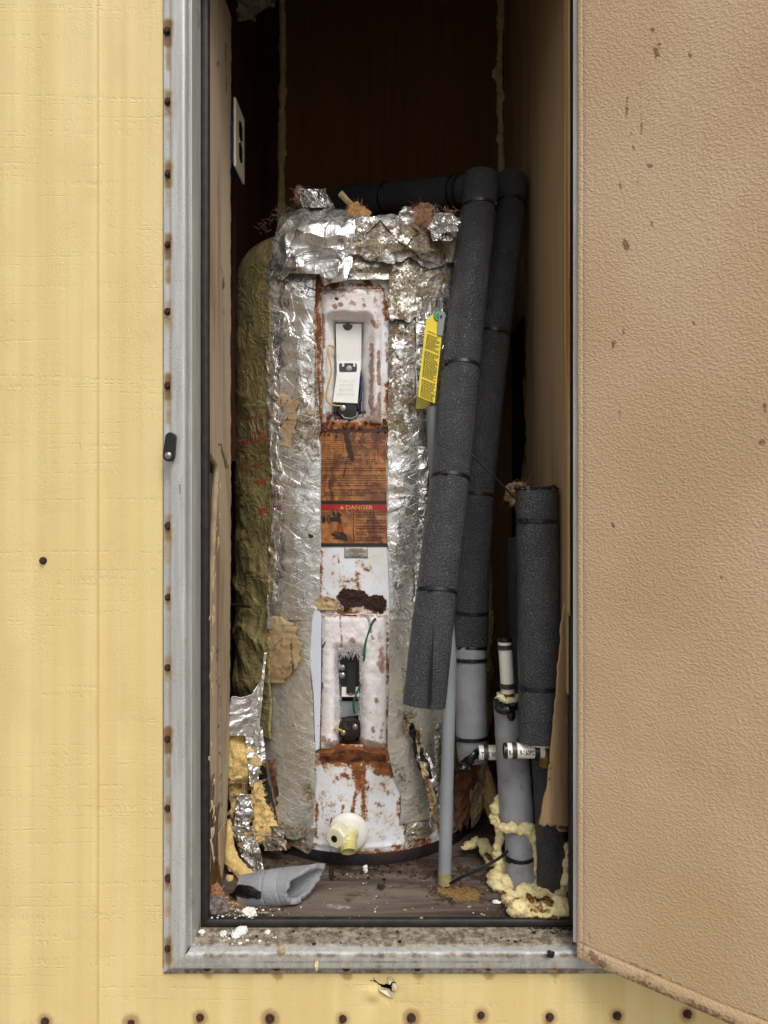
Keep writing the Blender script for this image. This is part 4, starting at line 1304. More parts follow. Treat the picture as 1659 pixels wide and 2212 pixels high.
MB().tube(smooth_pts([(722, 1573, 1.268), (738, 1578, 1.272)], 8), 0.0021, 8).build('yellow_wire', MAT['ywire'], heater)
MB().lathe(drape(814, 1338, RJ), (0.1, -1, 0), [(0, 0.0072), (0.002, 0.0072), (0.0025, 0.005), (0.006, 0.005), (0.0065, 0.0)], 18).build('ground_screw', MAT['screw'], heater)
# white flange beside the lower pocket
fp_ = np.array([(681, 1308), (694, 1326), (693, 1480), (690, 1618), (681, 1622), (677, 1500), (669, 1428), (670, 1400), (674, 1340)], float)
pts = drape(fp_[:, 0], fp_[:, 1], 0.2335)
pts2 = drape(fp_[:, 0], fp_[:, 1], 0.2285)
MB().slab(pts, pts2).build('access_flange', simple('dotted_white_enamel', lin(216, 222, 234), 0.4, 0, 0.05, 30, 0, 400, (lin(70, 54, 46), 160, 0.66, 0.7)), heater, smooth=False, bevel=0.001)
# rusted lower lip of the lower pocket
U, V = np.meshgrid(np.linspace(690, 834, 90), np.linspace(1600, 1646, 30))
t_ = (V - 1600) / 46
sh = 12 * np.exp(-((U - 752) / 40) ** 2)
r = 0.206 + 0.024 * sstep(0.25, 0.6, t_ + sh / 46 - 0.15) - 0.0025 * sstep(0.75, 1.0, t_) + 0.0035 * fbm(np.stack([U * 0.06, V * 0.1, 0 * U], -1), 3, 5)
wv = 5 * fbm(np.stack([U * 0.05, 0 * U, 0 * U], -1), 3, 6) * t_
grid_obj('rusted_lip', drape(U, V + wv, r), MAT['orust'], heater, None, None)
# thick crust of rust above the lower pocket
cr_poly = np.array([(400, 1895), (480, 1800), (545, 1820), (600, 1815), (650, 1830), (720, 1850), (752, 1895), (830, 1875), (915, 1900), (945, 1940), (950, 2010), (880, 2110), (850, 2050), (770, 2050), (700, 2000), (560, 2010), (500, 2060), (470, 1990)], float)
cr_poly = np.stack([(840 + cr_poly[:, 0] / 3.814) / 1.302, (1180 + cr_poly[:, 1] / 3.814) / 1.302], -1)
U, V = np.meshgrid(np.linspace(718, 845, 128), np.linspace(1258, 1345, 88))
Uj = U + 2.2 * vn(np.stack([U * 0.3, V * 0.3, 0 * U], -1), 1)
Vj = V + 2.2 * vn(np.stack([U * 0.3, V * 0.3, 0 * U + 4], -1), 1)
ins = inpoly(Uj, Vj, cr_poly)
r = RJ + 0.0025 + 0.004 * fbm(np.stack([U * 0.09, V * 0.09, 0 * U], -1), 4, 2)
grid_obj('rust_crust', drape(U, V, r), MAT['crust'], heater, ins[:-1, :-1] & ins[1:, 1:], None, solid=0.004)
# stains: lumps of rusty fluff beneath the upper pocket
b = MB()
for k in range(150):
    u = random.choice([random.gauss(690, 14), random.uniform(690, 830), random.gauss(655, 14), random.gauss(845, 12)])
    v = random.gauss(918 if 685 < u < 835 else 925, 9)
    b.blob(drape(u, v, RJ + 0.002), np.array([0.003, 0.0025, 0.003]) * random.uniform(0.4, 1.3), 0.8, 2.2, k, 2)
b.build('rust_fluff', simple('brown_rusty_fluff', lin(96, 62, 38), 0.95, 0, 0.6, 150, 0.8, 200, (lin(140, 82, 42), 120, 0.5, 0.62)), heater, kind='stuff')

# big warning label
n = NT('stained_orange_label')
nz = n.noise(30, 5, 0.6, 0.8)
c = n.mix(n.ramp(nz, 0.35, 0.62), lin(176, 116, 62), lin(118, 72, 42))
fl_ = n.noise(1, 4, 0.6, 0.6, n.stretch(38, 38, 9))
c = n.mix(n.ramp(fl_, 0.52, 0.66), c, lin(100, 54, 34))
c = n.mix(n.ramp(n.noise(60, 5, 0.6), 0.62, 0.74), c, lin(214, 166, 84))
c = n.mix(n.dirty('dirt', 90, 0.8, 0.4, 0.7), c, lin(62, 34, 24))
n.bump(n.noise(60, 4, 0.6, 1.0), 0.25, 0.003)
m_label = n.out(c, n.ramp(n.noise(40), 0.3, 0.7, 0.28, 0.5), 0, 0.5)
RL = RJ + 0.0012
U, V = np.meshgrid(np.linspace(693.5, 835.5, 60), np.linspace(926, 1181, 100))
lb = grid_obj('warning_label', drape(U, V, RL), m_label, heater, None, {'dirt': paint(U, V, [(694, 928, 836, 930, 14, 0.9), (745, 930, 760, 990, 14, 0.9), (752, 985, 742, 1030, 4, 0.9), (780, 940, 800, 1000, 30, 0.5), (712, 1050, 730, 960, 20, 0.45), (700, 1072, 720, 1040, 12, 0.4), (800, 1110, 815, 1165, 16, 0.4)])})


def strip(name, u0, u1, v0, v1, lift, mat, parent):
    U, V = np.meshgrid(np.linspace(u0, u1, 40), np.linspace(v0, v1, 3))
    return grid_obj(name, drape(U, V, RL + lift), mat, parent, None, None)


strip('black_band', 693.3, 835.7, 1081.5, 1089.5, 0.0004, MAT['ink'], lb)
strip('red_band', 693.3, 835.7, 1089.7, 1102, 0.0004, simple('red_band_print', lin(170, 36, 36), 0.45, 0, 0.4, 40), lb)
strip('black_band', 693.3, 839, 1173.5, 1181, 0.0004, MAT['ink'], lb)
putL = lambda u, v: drape(u, v, RL + 0.0007)
b = MB()
text_uv(b, '\u25b2DANGER' if False else 'DANGER', 747, 806, 1091.5, 1100.5, putL)
b.add(putL(np.array([734.0, 743.0, 738.5]), np.array([1100.0, 1100.0, 1091.5])), [(0, 1, 2)])
b.build('danger_lettering', simple('yellowed_print', lin(204, 150, 88), 0.5, 0, 0.25, 90), lb, smooth=False)
b = MB()
body = ['Water temperature over 125\u00b0F', 'cause severe burns instantly', 'death from scalds.', '', 'Children, disabled and elderly', 'at highest risk of being scalded', '', 'See instruction manual before', 'setting temperature at water', '', 'Feel water before bathing or', 'showering.', '', 'Temperature limiting valves a', 'available. See manual.']
wid = [66, 64, 42, 0, 66, 66, 0, 64, 64, 0, 64, 25, 0, 65, 50]
vv_ = 1107.5
for s_, wd in zip(body, wid):
    if not s_:
        vv_ += 2.6
        continue
    text_uv(b, s_, 768, 768 + wd, vv_ - 3.4, vv_, putL)
    vv_ += 5.0
text_uv(b, 'STATE OF CALIFORNIA NOTICE', 721, 801, 1056.3, 1060.5, putL)
for s_, u0, u1, v1 in (('must be braced, anchored, or strapped to avoid falling or moving', 700, 833, 1065.5), ('See instructions for correct installation procedure.', 700, 788, 1070.5), ('has been constructed and tested to withstand 400 P.S.I.', 697, 833, 1050), ('temperature can cause burns. Set water temperature', 695, 833, 1044.5), ('of the water heater (behind the access panel) to the lowest temperature', 695, 834, 1039), ('with the supplemental heat source located at the water', 697, 834, 1033.5), ('If this water heater has been installed with supplemental heating equipment,', 695, 834, 1028.5),
                       ('for heaters use safe to limit the heat source temperature not to exceed', 695, 834, 1017.5), ('when a heater is connected to the Certified Unit World Energy', 695, 834, 1012.5)):
    text_uv(b, s_, u0, u1, v1 - 3.2, v1, putL)
# smaller worn print further up reads only as broken lines
for k in range(15):
    v1 = 938 + 4.6 * k
    u = 695 + random.uniform(0, 3)
    while u < 833:
        wd = random.uniform(3.0, 10)
        if random.random() < 0.85 and not (k in (5, 11) and u > 730 + 10 * k % 40):
            x1 = min(u + wd, 834)
            for q in np.arange(u, x1 - 0.8, 1.7):
                h = random.choice([1.6, 1.6, 2.4])
                b.add(putL(np.array([q, q + 1.0, q + 1.0, q]), np.array([v1, v1, v1 - h, v1 - h])), [(0, 1, 2, 3)])
        u += wd + 1.6
for v_ in (1054.3, 1072.6, 1074.2, 1079.2):
    b.add(putL(np.array([695.0, 720, 720, 695]) if v_ < 1060 else np.array([695.0, 833, 833, 695]), np.array([v_, v_, v_ + 0.5, v_ + 0.5])), [(0, 1, 2, 3)] if v_ < 1060 else [(0, 1, 2, 3)])
    if v_ < 1060: b.add(putL(np.array([803.0, 833, 833, 803]), np.array([v_, v_, v_ + 0.5, v_ + 0.5])), [(0, 1, 2, 3)])
b.add(putL(np.array([763.0, 764.4, 764.4, 763]), np.array([1106.0, 1106, 1171, 1171])), [(0, 1, 2, 3)])
b.build('small_print', MAT['ink'], lb, smooth=False)
# pictogram: tap pouring on a hand
pic = MB()
cv = lambda pts: [((840 + x / 3.814) / 1.302, (1180 + y / 3.814) / 1.302) for x, y in pts]
putP = lambda pts: putL(np.array([p[0] for p in pts]), np.array([p[1] for p in pts]))
for poly in ([(330, 1050), (430, 1045), (455, 1065), (460, 1110), (425, 1110), (415, 1092), (330, 1092)], [(365, 1000), (378, 985), (392, 992), (398, 1040), (366, 1042)], [(400, 1020), (415, 990), (430, 985), (440, 1005), (462, 1020), (455, 1040), (440, 1048), (405, 1045)],
             [(345, 1240), (400, 1228), (470, 1200), (520, 1250), (525, 1310), (470, 1290), (420, 1285), (358, 1275), (400, 1262)], [(355, 1212), (420, 1230), (430, 1245), (350, 1232)], [(385, 1190), (440, 1225), (425, 1232), (380, 1205)], [(415, 1180), (450, 1215), (440, 1225), (412, 1195)], [(455, 1185), (480, 1215), (465, 1222)], [(250, 1040), (275, 1035), (292, 1075), (278, 1110), (250, 1105)]):
    pic.add(putP(cv(poly)), [tuple(range(len(poly)))])
for (a, bq) in (((250, 1180), (525, 1103)), ((250, 1210), (525, 1130)), ((250, 1262), (360, 1322))):
    p = cv([a, bq, (bq[0], bq[1] + 4), (a[0], a[1] + 4)])
    pic.add(putP(p), [(0, 1, 2, 3)])
tt = np.linspace(0, 2 * np.pi, 20, endpoint=False)
o_ = cv([(328 + 22 * math.cos(t), 1070 + 44 * math.sin(t)) for t in tt]); i_ = cv([(328 + 13 * math.cos(t), 1070 + 34 * math.sin(t)) for t in tt])
pic.add(np.concatenate([putP(o_), putP(i_)]), [(i, (i + 1) % 20, 20 + (i + 1) % 20, 20 + i) for i in range(20)])
pic.build('scald_pictogram', MAT['ink'], lb, smooth=False)
pic = MB()
for k in range(7):
    x = 410 + 9 * k
    p = cv([(x, 1115 + 5 * (k % 3)), (x + 3.5, 1115), (x + 6 + 2 * k, 1195), (x + 2 + 2 * k, 1195)])
    pic.add(putP(p), [(0, 1, 2, 3)])
pic.add(putP(cv([(390, 1210), (450, 1230), (440, 1245), (400, 1228)])), [(0, 1, 2, 3)])
pic.build('hot_water_mark', MAT['redink'], lb, smooth=False)
# small metal rating plate
U, V = np.meshgrid(np.linspace(744, 794.6, 20), np.linspace(1182.6, 1204.8, 6))
rp = grid_obj('rating_plate', drape(U, V, RJ + 0.0016), simple('dull_rating_plate', lin(176, 168, 154), 0.45, 0.3, 0.15, 60, 0, 300, (lin(130, 100, 70), 80, 0.64, 0.74)), heater, None, None, solid=0.0012)
b = MB()
for k, (s_, wd) in enumerate((('U.S. CRAFTMASTER', 30), ('TESTED TO 300 P.S.I.', 28), ('MAX. WORKING PRESSURE', 38), ('150 P.S.I.', 12), ('CAPACITY 30 GALLON', 32), ('WATER USE', 18))):
    text_uv(b, s_, 769.5 - wd / 2, 769.5 + wd / 2, 1184.2 + 3.4 * k, 1186.4 + 3.4 * k, lambda u, v: drape(u, v, RJ + 0.0021))
b.build('plate_print', MAT['ink'], rp, smooth=False)

# drain valve
dv0 = P(753, 1797.5, 1.2685)
es = MB().lathe(dv0, (0, -1, 0), [(0, 0.0350), (0.002, 0.0357), (0.005, 0.0345), (0.009, 0.029), (0.011, 0.022), (0.0115, 0.014)], 48)
eso = es.build('drain_escutcheon', MAT['cream_pl'], heater)
for q in eso.data.materials: pass
eso.data.materials[0] = simple('white_escutcheon', lin(226, 224, 216), 0.42, 0, 0.05, 40, 0, 300, (lin(150, 110, 70), 90, 0.62, 0.7))
vb = MB()
vb.lathe(P(757, 1797, 1.262), (-0.25, -1, 0.0), [(0, 0.016), (0.012, 0.0155), (0.030, 0.013), (0.034, 0.013)], 24)
vbo = vb.build('valve_body', MAT['cream_pl'], heater)
ax = np.array([-0.42, -0.9, -0.06]); ax /= np.linalg.norm(ax)
k0 = P(736, 1799, 1.246)
kb = MB()
ring_pts = np.array([k0 + ax * s_ for s_ in (0, 0.002, 0.017, 0.021, 0.0222)])
kb._rings(ring_pts, ax, [0.0185, 0.0205, 0.0205, 0.0182, 0.0166], 8, True, 0.3)
kbo = kb.build('valve_knob', MAT['cream_pl'], vbo, sharp=25, bevel=0.0012)
MB().lathe(k0 + ax * 0.0216, ax, [(0, 0.0060), (0.0014, 0.0058), (0.0016, 0.003)], 20).build('knob_screw', MAT['black_pl'], kbo)
s0, s1 = P(752, 1805, 1.243), P(753, 1840, 1.222)
tt = np.linspace(0, 1, 36)
MB().tube(s0 + (s1 - s0) * tt[:, None], 0.0142 + 0.0007 * np.sign(np.sin(tt * 50)) * (tt > 0.45), 24, True, inner=0.0105).build('hose_spout', simple('yellowed_plastic', lin(206, 198, 132), 0.35, 0, 0.12, 40), vbo, sharp=50)

# relief valve with tag
rv = thing('relief_valve', P(955, 700, 1.235), 'relief valve with a grey test lever and green disc behind the front foam pipe', 'valve')
MB().lathe(P(949, 683, 1.222), (0.1, -1, 0), [(0, 0.0098), (0.001, 0.0100), (0.002, 0.0092), (0.0022, 0.0)], 32).build('green_disc', MAT['green'], rv)
tt = np.linspace(0, 2 * np.pi, 28, endpoint=False)
b = MB()
b.add(np.concatenate([P(948.5 + 9.3 * np.cos(tt), 683 + 9.3 * np.sin(tt), 1.2192), P(948.5 + 8.2 * np.cos(tt), 683 + 8.2 * np.sin(tt), 1.2192)]), [(i, (i + 1) % 28, 28 + (i + 1) % 28, 28 + i) for i in range(28)])
b.build('disc_ring', simple('pale_green_print', lin(150, 206, 170), 0.5), rv, smooth=False)
MB().plate([(948, 675), (953, 673), (962, 676), (961, 690), (956, 726), (945, 724), (946, 700)], 1.2165, 0.005).build('test_lever', MAT['pvc'], rv, smooth=False, bevel=0.0008)
MB().lathe(P(953, 684, 1.2175), (0, -1, 0), [(0, 0.002), (0.003, 0.002)], 12).build('lever_pin', MAT['black_pl'], rv)
MB().lathe(P(950, 690, 1.25), (0, -1, 0), [(0, 0.009), (0.022, 0.009), (0.023, 0.0)], 20).build('valve_stem', MAT['brass'], rv)
tg = thing('warning_tag', P(935, 680, 1.225), 'yellow printed warning tag hanging from the relief valve', 'tag')
tu = np.array([(922, 690), (935, 678), (948, 690), (956, 700), (954, 728), (946.5, 800), (939, 871), (903.5, 856.5), (909, 790), (916, 730), (917, 716)], float)
td = 1.222 - 0.010 * (tu[:, 1] - 680) / 190
fr_ = P(tu[:, 0], tu[:, 1], td)
MB().slab(fr_, fr_ + np.array([0, 0.0007, 0])).build('card', MAT['yellow'], tg, smooth=False)
b = MB()
for k in range(44):
    a = k / 44
    v = 714 + 143 * a
    uL_ = np.interp(v, [700, 720, 760, 856], [925, 923, 917, 907.5])
    uR_ = np.interp(v, [690, 728, 871], [948, 950, 937])
    if k in (1, 12, 31): continue
    u = uL_
    e = uR_ - (random.random() ** 3) * 12
    while u < e:
        wd = random.uniform(1.8, 5.5)
        x1 = min(u + wd, e)
        sl_ = 0.42 * (np.array([u, x1, x1, u]) - uL_)
        b.add(P(np.array([u, x1, x1, u]), np.array([v, v, v + 1.7, v + 1.7]) + sl_, 1.222 - 0.010 * (np.array([v, v, v, v]) + sl_ - 680) / 190 - 0.0006), [(0, 3, 2, 1)])
        u = x1 + 0.9
b.build('tag_print', MAT['ink'], tg, smooth=False)

# ---------------------------------------------------------------- insulation blanket round the heater
bl = thing('insulation_blanket', (CX, CD - D + 0.01, -0.60), 'torn foil-faced insulation blanket wrapped round the water heater', 'insulation')


def edge(*kv, jag=0.0, fr_=0.07, seed=0):
    ks = np.array([k[0] for k in kv], float); vs_ = np.array([k[1] for k in kv], float)

    def f(v):
        v = np.asarray(v, float)
        z = np.zeros_like(v)
        return np.interp(v, ks, vs_) + (jag * fbm(np.stack([v * fr_, z, z + seed], -1), 4, seed) if jag else 0)
    return f


def foil(name, uL, uR, v0, v1, rL, rR, mat, amp=0.004, fq=34, seed=0, nu=90, nv=160, dirt=(), vtop=None, vbot=None, fine=0.35, label=None, parent=bl, solid=0.0012, post=None, cutj=0.0):
    """foil sheet lying round the tank between two picture edges, crumpled by amp metres"""
    t = np.linspace(0, 1, nv); s = np.linspace(0, 1, nu)
    vv = v0 + (v1 - v0) * t
    S, T = np.meshgrid(s, t)
    u_l, u_r = uL(vv), uR(vv)
    U = u_l[:, None] + (u_r - u_l)[:, None] * S
    V = v0 + (v1 - v0) * T
    if vtop is not None: V = V + (vtop(U) - v0) * (1 - T) ** 1.5
    if vbot is not None: V = V + (vbot(U) - v1) * T ** 2.5
    r = rL + (rR - rL) * S
    p0 = drape(U, V, r)
    n3 = p0 * fq
    env = np.minimum(1, 0.35 + 3 * np.minimum(np.minimum(S, 1 - S), np.minimum(T, 1 - T)))
    h = (ridge(n3, 2, seed) - 0.6) * (0.3 + fine) + fine * 1.4 * facet(p0 * fq * 1.4, seed + 20) + 0.8 * fbm(p0 * 11, 2, seed + 3)
    r = r + amp * h * env
    if name == 'foil_facing': r = r + amp * h * env * 1.6 * sstep(860, 600, V) + 0.9 * amp * facet(p0 * 26, seed + 40) * sstep(980, 640, V)
    if post is not None: r = post(r, U, V, S, T)
    XYZ = drape(U, V, r)
    thv = np.arctan2(XYZ[..., 0] - CX, (CD - D) - XYZ[..., 1])
    uv = np.stack([thv * 0.24, XYZ[..., 2]], -1)
    d = paint(U, V, soft(dirt, 1.6, 0.85)) if len(dirt) else np.zeros_like(U)
    return grid_obj(name, XYZ, mat, parent, None, {'dirt': d, 'rust': 0 * d, 'ochre': 0 * d, 'white': 0 * d}, uv=uv.reshape(-1, 2), solid=solid, label=label)


# dull olive sides (facing seen from its back), a full wrap open at the front
n = NT('olive_facing')
c = n.mix(n.ramp(n.noise(9, 4), 0.35, 0.7), lin(152, 140, 94), lin(128, 115, 76))
c = n.mix(n.ramp(n.noise(1, 4, 0.6, 0, n.stretch(30, 30, 5)), 0.5, 0.75), c, lin(104, 88, 56))
n.bump(n.math('ABSOLUTE', n.math('SUBTRACT', n.noise(22, 4, 0.6, 1.2), 0.5)), 0.7, 0.02)
n.bump(n.noise(140, 3), 0.2, 0.002)
gr = n.ramp(n.noise(34, 8, 0.75), 0.54, 0.72, 0, 0.6)
c = n.mix(gr, c, lin(84, 70, 46))
m_olive = n.out(c, 0.5, 0.15, 0.45)


def side(name, t0, t1, r_of, z0, z1, seed, zbot=None):
    th_ = np.linspace(t0, t1, 130); z_ = np.linspace(0, 1, 220)
    T, S = np.meshgrid(th_, z_)
    zb = z0 + (0.02 * fbm(np.stack([th_ * 8, 0 * th_, 0 * th_], -1), 3, seed) if zbot is None else zbot(th_))
    Z = zb[None] + (z1 - zb[None]) * S
    r = r_of(T)
    p0 = cyl(T, Z, r)
    wr_ = sstep(0.25, -0.35, Z)
    r = r + (0.004 + 0.010 * wr_) * (ridge(p0 * np.array([15, 15, 11]), 4, seed) - 0.6) * 1.0 + 0.004 * fbm(p0 * 7, 2, seed + 1)
    k = np.clip((Z - (z1 - 0.075)) / 0.075, 0, 1)
    r = r - 0.075 * (1 - np.sqrt(np.clip(1 - k ** 2, 0, 1)))
    return grid_obj(name, cyl(T, Z, r), m_olive, bl, None, None, solid=0.004, flip=t1 > t0)


rl = lambda T: 0.2715 - 0.016 * sstep(-1.25, -0.70, T)
side('side_facing', -2.9, -0.72, rl, -0.42, 0.535, 3, zbot=lambda t: -0.10 * sstep(-1.5, -0.8, t) * 0)
rr2 = lambda T: 0.2335 + 0.031 * sstep(1.12, 1.35, T)
side('side_facing', 0.70, 2.9, rr2, -0.50, 0.525, 5)
# fibrous top
b = MB()
for k in range(70):
    a = random.uniform(-2.6, 2.6); q = random.uniform(0.06, 0.2)
    b.blob(cyl(a, 0.515 + random.uniform(-0.012, 0.01), q), np.array([0.028, 0.028, 0.016]) * random.uniform(0.6, 1.3), 0.6, 2.0, k, 3, 4)
b.build('fibrous_top', MAT['pink_wool'], bl)

# front foil, left of the white jacket
foil('foil_facing', edge((560, 586), (620, 578), (700, 573), (820, 574), (900, 582), (1010, 590), (1100, 590), (1330, 582), jag=13, fr_=0.05, seed=2), edge((560, 690), (606, 683), (690, 676), (740, 683), (920, 691), (1290, 691), (1340, 684), jag=3, seed=3), 560, 1340, 0.254, 0.2305, MAT['foil'], 0.0050, 14, 2, 120, 420, fine=0.34, dirt=
     [(640, 925, 668, 940, 22, 0.9), (650, 905, 690, 920, 14, 1.0), (583, 780, 590, 850, 9, 0.8), (655, 845, 662, 860, 10, 0.42), (620, 1140, 650, 1150, 10, 0.2), (688, 880, 690, 940, 7, 0.9), (580, 1000, 590, 1300, 12, 0.6), (664, 955, 680, 965, 12, 0.8), (578, 640, 584, 900, 16, 0.55), (684, 640, 684, 900, 8, 0.9), (668, 760, 660, 880, 18, 0.5), (640, 860, 680, 900, 22, 0.6), (690, 600, 720, 604, 12, 1.0), (600, 620, 680, 640, 20, 0.35), (600, 720, 640, 760, 20, 0.3), (600, 920, 680, 990, 20, 0.5)])  # long upper left-edge stroke paints in the foil's reflection of the dark closet
foil('foil_facing', edge((560, 842), (606, 841), (925, 838), (1180, 837), (1215, 846), (1290, 852), (1330, 846), jag=3, seed=5), edge((560, 1000), (760, 968), (1000, 955), (1340, 955), jag=4, seed=6), 560, 1340, 0.2305, 0.240, MAT['foil'], 0.0046, 16, 6, 120, 420, fine=0.36, dirt=
     [(850, 615, 960, 600, 14, 0.9), (842, 620, 850, 720, 11, 0.95), (848, 700, 870, 720, 10, 0.7), (846, 820, 860, 850, 14, 0.7), (842, 880, 870, 930, 24, 0.9), (850, 860, 905, 850, 9, 0.5), (860, 770, 875, 810, 9, 0.55), (900, 650, 925, 640, 16, 0.75), (850, 640, 870, 660, 10, 0.5), (925, 1000, 930, 1300, 9, 0.4), (880, 985, 900, 1000, 8, 0.3), (846, 1240, 850, 1300, 6, 0.4), (845, 700, 935, 760, 46, 0.6), (845, 800, 900, 900, 40, 0.62), (842, 620, 844, 920, 9, 0.85), (855, 930, 900, 980, 30, 0.45), (860, 1050, 890, 1250, 24, 0.35)])
# crumpled bright foil over the shoulder
sil = lambda U: np.interp(U, [575, 600, 640, 700, 760, 800, 850, 900, 940, 995], [520, 470, 452, 446, 458, 470, 462, 466, 462, 470]) + 6 * fbm(np.stack([U * 0.05, 0 * U, 0 * U], -1), 4, 3)
shoulder = lambda r, U, V, S, T: r - 0.05 * (1 - np.sqrt(np.clip(1 - np.clip((505 - V) / 62, 0, 1) ** 2, 0, 1)))
foil('shoulder_foil', edge((440, 606), (520, 586), (640, 588), jag=8, fr_=0.06, seed=8), edge((440, 770), (520, 765), (580, 758), (630, 750), jag=6, seed=9), 450, 618, 0.256, 0.246, MAT['foil_b'], 0.014, 15, 12, 190, 190, [(660, 470, 740, 480, 12, 0.45), (600, 560, 640, 600, 8, 0.3), (735, 520, 770, 560, 8, 0.42), (700, 600, 720, 615, 9, 0.5), (585, 480, 600, 540, 10, 0.5)], vtop=sil, vbot=lambda U: np.interp(U, [578, 610, 625, 690, 700, 715, 750], [596, 606, 590, 592, 618, 612, 605]), fine=1.0, post=shoulder)
foil('shoulder_foil', edge((440, 752), (520, 745), (640, 740), jag=5, seed=18), edge((440, 1000), (520, 990), (640, 975), jag=5, seed=19), 458, 560, 0.2485, 0.250, MAT['foil'], 0.012, 17, 22, 190, 130, [(770, 500, 990, 505, 30, 0.8), (760, 520, 790, 560, 16, 0.9), (800, 535, 970, 540, 26, 0.95), (870, 500, 940, 470, 16, 0.9), (790, 545, 810, 560, 24, 0.8)], vtop=sil, vbot=lambda U: np.interp(U, [740, 770, 800, 850, 880, 930, 975], [556, 548, 566, 572, 556, 580, 565]) + 7 * fbm(np.stack([U * 0.09, 0 * U, 0 * U], -1), 3, 77), fine=1.0, post=shoulder)
# dirty taped band under the shoulder, above the upper pocket
foil('foil_tape', edge((530, 756), (610, 700)), edge((530, 840), (610, 842)), 535, 604, 0.2400, 0.2395, MAT['foil_d'], 0.003, 40, 31, 70, 60, [(760, 560, 835, 556, 12, 0.9), (735, 588, 830, 582, 10, 1.0), (700, 600, 760, 598, 7, 1.0), (770, 540, 830, 540, 12, 0.55)], fine=0.6)
foil('foil_tape', edge((540, 838), (690, 841), jag=5, fr_=0.1, seed=301), edge((540, 972), (640, 950), (690, 925), jag=6, fr_=0.1, seed=302), 540, 690, 0.2400, 0.2450, MAT['foil_d'], 0.004, 34, 33, 90, 90, [(842, 545, 970, 560, 22, 0.95), (842, 560, 845, 640, 12, 0.8), (850, 590, 950, 585, 16, 0.7), (905, 640, 930, 660, 16, 0.8), (850, 620, 935, 625, 24, 0.7), (845, 650, 870, 690, 18, 0.8), (880, 560, 965, 600, 30, 0.7)], fine=0.5, vbot=lambda U: 690 + 14 * fbm(np.stack([U * 0.06, 0 * U, 0 * U], -1), 3, 78))
# lower foil
foil('lower_foil', edge((1440, 562), (1500, 552), (1600, 560), (1700, 578), (1790, 600), jag=3, seed=40), edge((1330, 684), (1430, 670), (1620, 680), (1700, 683), (1800, 676), jag=3, seed=41), 1330, 1800, 0.252, 0.2315, MAT['foil_d'], 0.0034, 9, 40, 110, 260, fine=0.1, dirt=[(590, 1640, 600, 1780, 16, 0.4), (660, 1700, 680, 1730, 12, 0.6), (650, 1620, 680, 1660, 8, 0.4), (600, 1790, 680, 1800, 16, 0.9), (620, 1560, 640, 1570, 6, 0.3), (596, 1640, 592, 1760, 5, 0.9)], vbot=lambda U: np.interp(U, [590, 620, 640, 660, 685], [1770, 1812, 1815, 1806, 1775]))
foil('lower_foil', edge((1330, 843), (1620, 837), (1680, 850), (1720, 866), (1760, 866), (1800, 862)), edge((1330, 968), (1500, 966), (1700, 958), (1800, 954), jag=3, seed=44), 1330, 1790, 0.2305, 0.240, MAT['foil_d'], 0.0032, 11, 45, 100, 240, fine=0.15, dirt=[(850, 1650, 870, 1680, 14, 0.6), (870, 1560, 890, 1600, 10, 0.6), (868, 1700, 930, 1790, 20, 0.42), (850, 1340, 880, 1500, 10, 0.3), (880, 1540, 920, 1700, 18, 0.55)], vbot=lambda U: np.interp(U, [860, 880, 920, 950], [1782, 1779, 1771, 1760]))
foil('bottom_scrap', edge((1780, 600), (1860, 606)), edge((1780, 684), (1850, 670)), 1785, 1842, 0.238, 0.2305, MAT['foil_d'], 0.006, 40, 51, 60, 40, [(600, 1800, 660, 1840, 40, 0.75)], vbot=lambda U: np.interp(U, [600, 640, 665, 684], [1812, 1832, 1846, 1820]))
foil('bottom_scrap', edge((1770, 880), (1850, 872)), edge((1770, 955), (1850, 905)), 1775, 1835, 0.2315, 0.238, MAT['foil_d'], 0.005, 40, 53, 50, 40, [(880, 1790, 930, 1830, 40, 0.8)], vbot=lambda U: np.interp(U, [872, 900, 955], [1838, 1812, 1795]))
# brown paper backing where the foil has peeled
foil('torn_paper', edge((845, 606), (880, 590), (1010, 586), jag=3, seed=60), edge((845, 612), (870, 648), (900, 640), (960, 630), (1010, 598), jag=12, fr_=0.12, seed=61), 845, 1012, 0.2515, 0.2475, MAT['paper'], 0.0022, 30, 60, 60, 110, [(610, 1000, 590, 1010, 8, 0.6), (618, 960, 612, 1000, 6, 0.5)])
foil('torn_paper', edge((1330, 588), (1400, 574), (1470, 566), jag=4, seed=64), edge((1330, 600), (1350, 640), (1420, 650), (1470, 612), jag=11, fr_=0.12, seed=65), 1332, 1476, 0.2540, 0.2475, MAT['paper'], 0.0022, 30, 64, 70, 110, [(640, 1350, 650, 1370, 10, 0.8), (628, 1380, 634, 1450, 4, 0.8), (600, 1460, 630, 1440, 5, 0.5)])
foil('torn_paper', edge((1290, 668), (1318, 664)), edge((1290, 735), (1318, 724)), 1292, 1318, 0.2345, 0.2335, MAT['paper'], 0.004, 40, 68, 40, 24, [(720, 1295, 735, 1310, 10, 0.7), (690, 1300, 720, 1296, 6, 0.4)], vtop=lambda U: np.interp(U, [665, 690, 705, 736], [1300, 1292, 1288, 1300]))
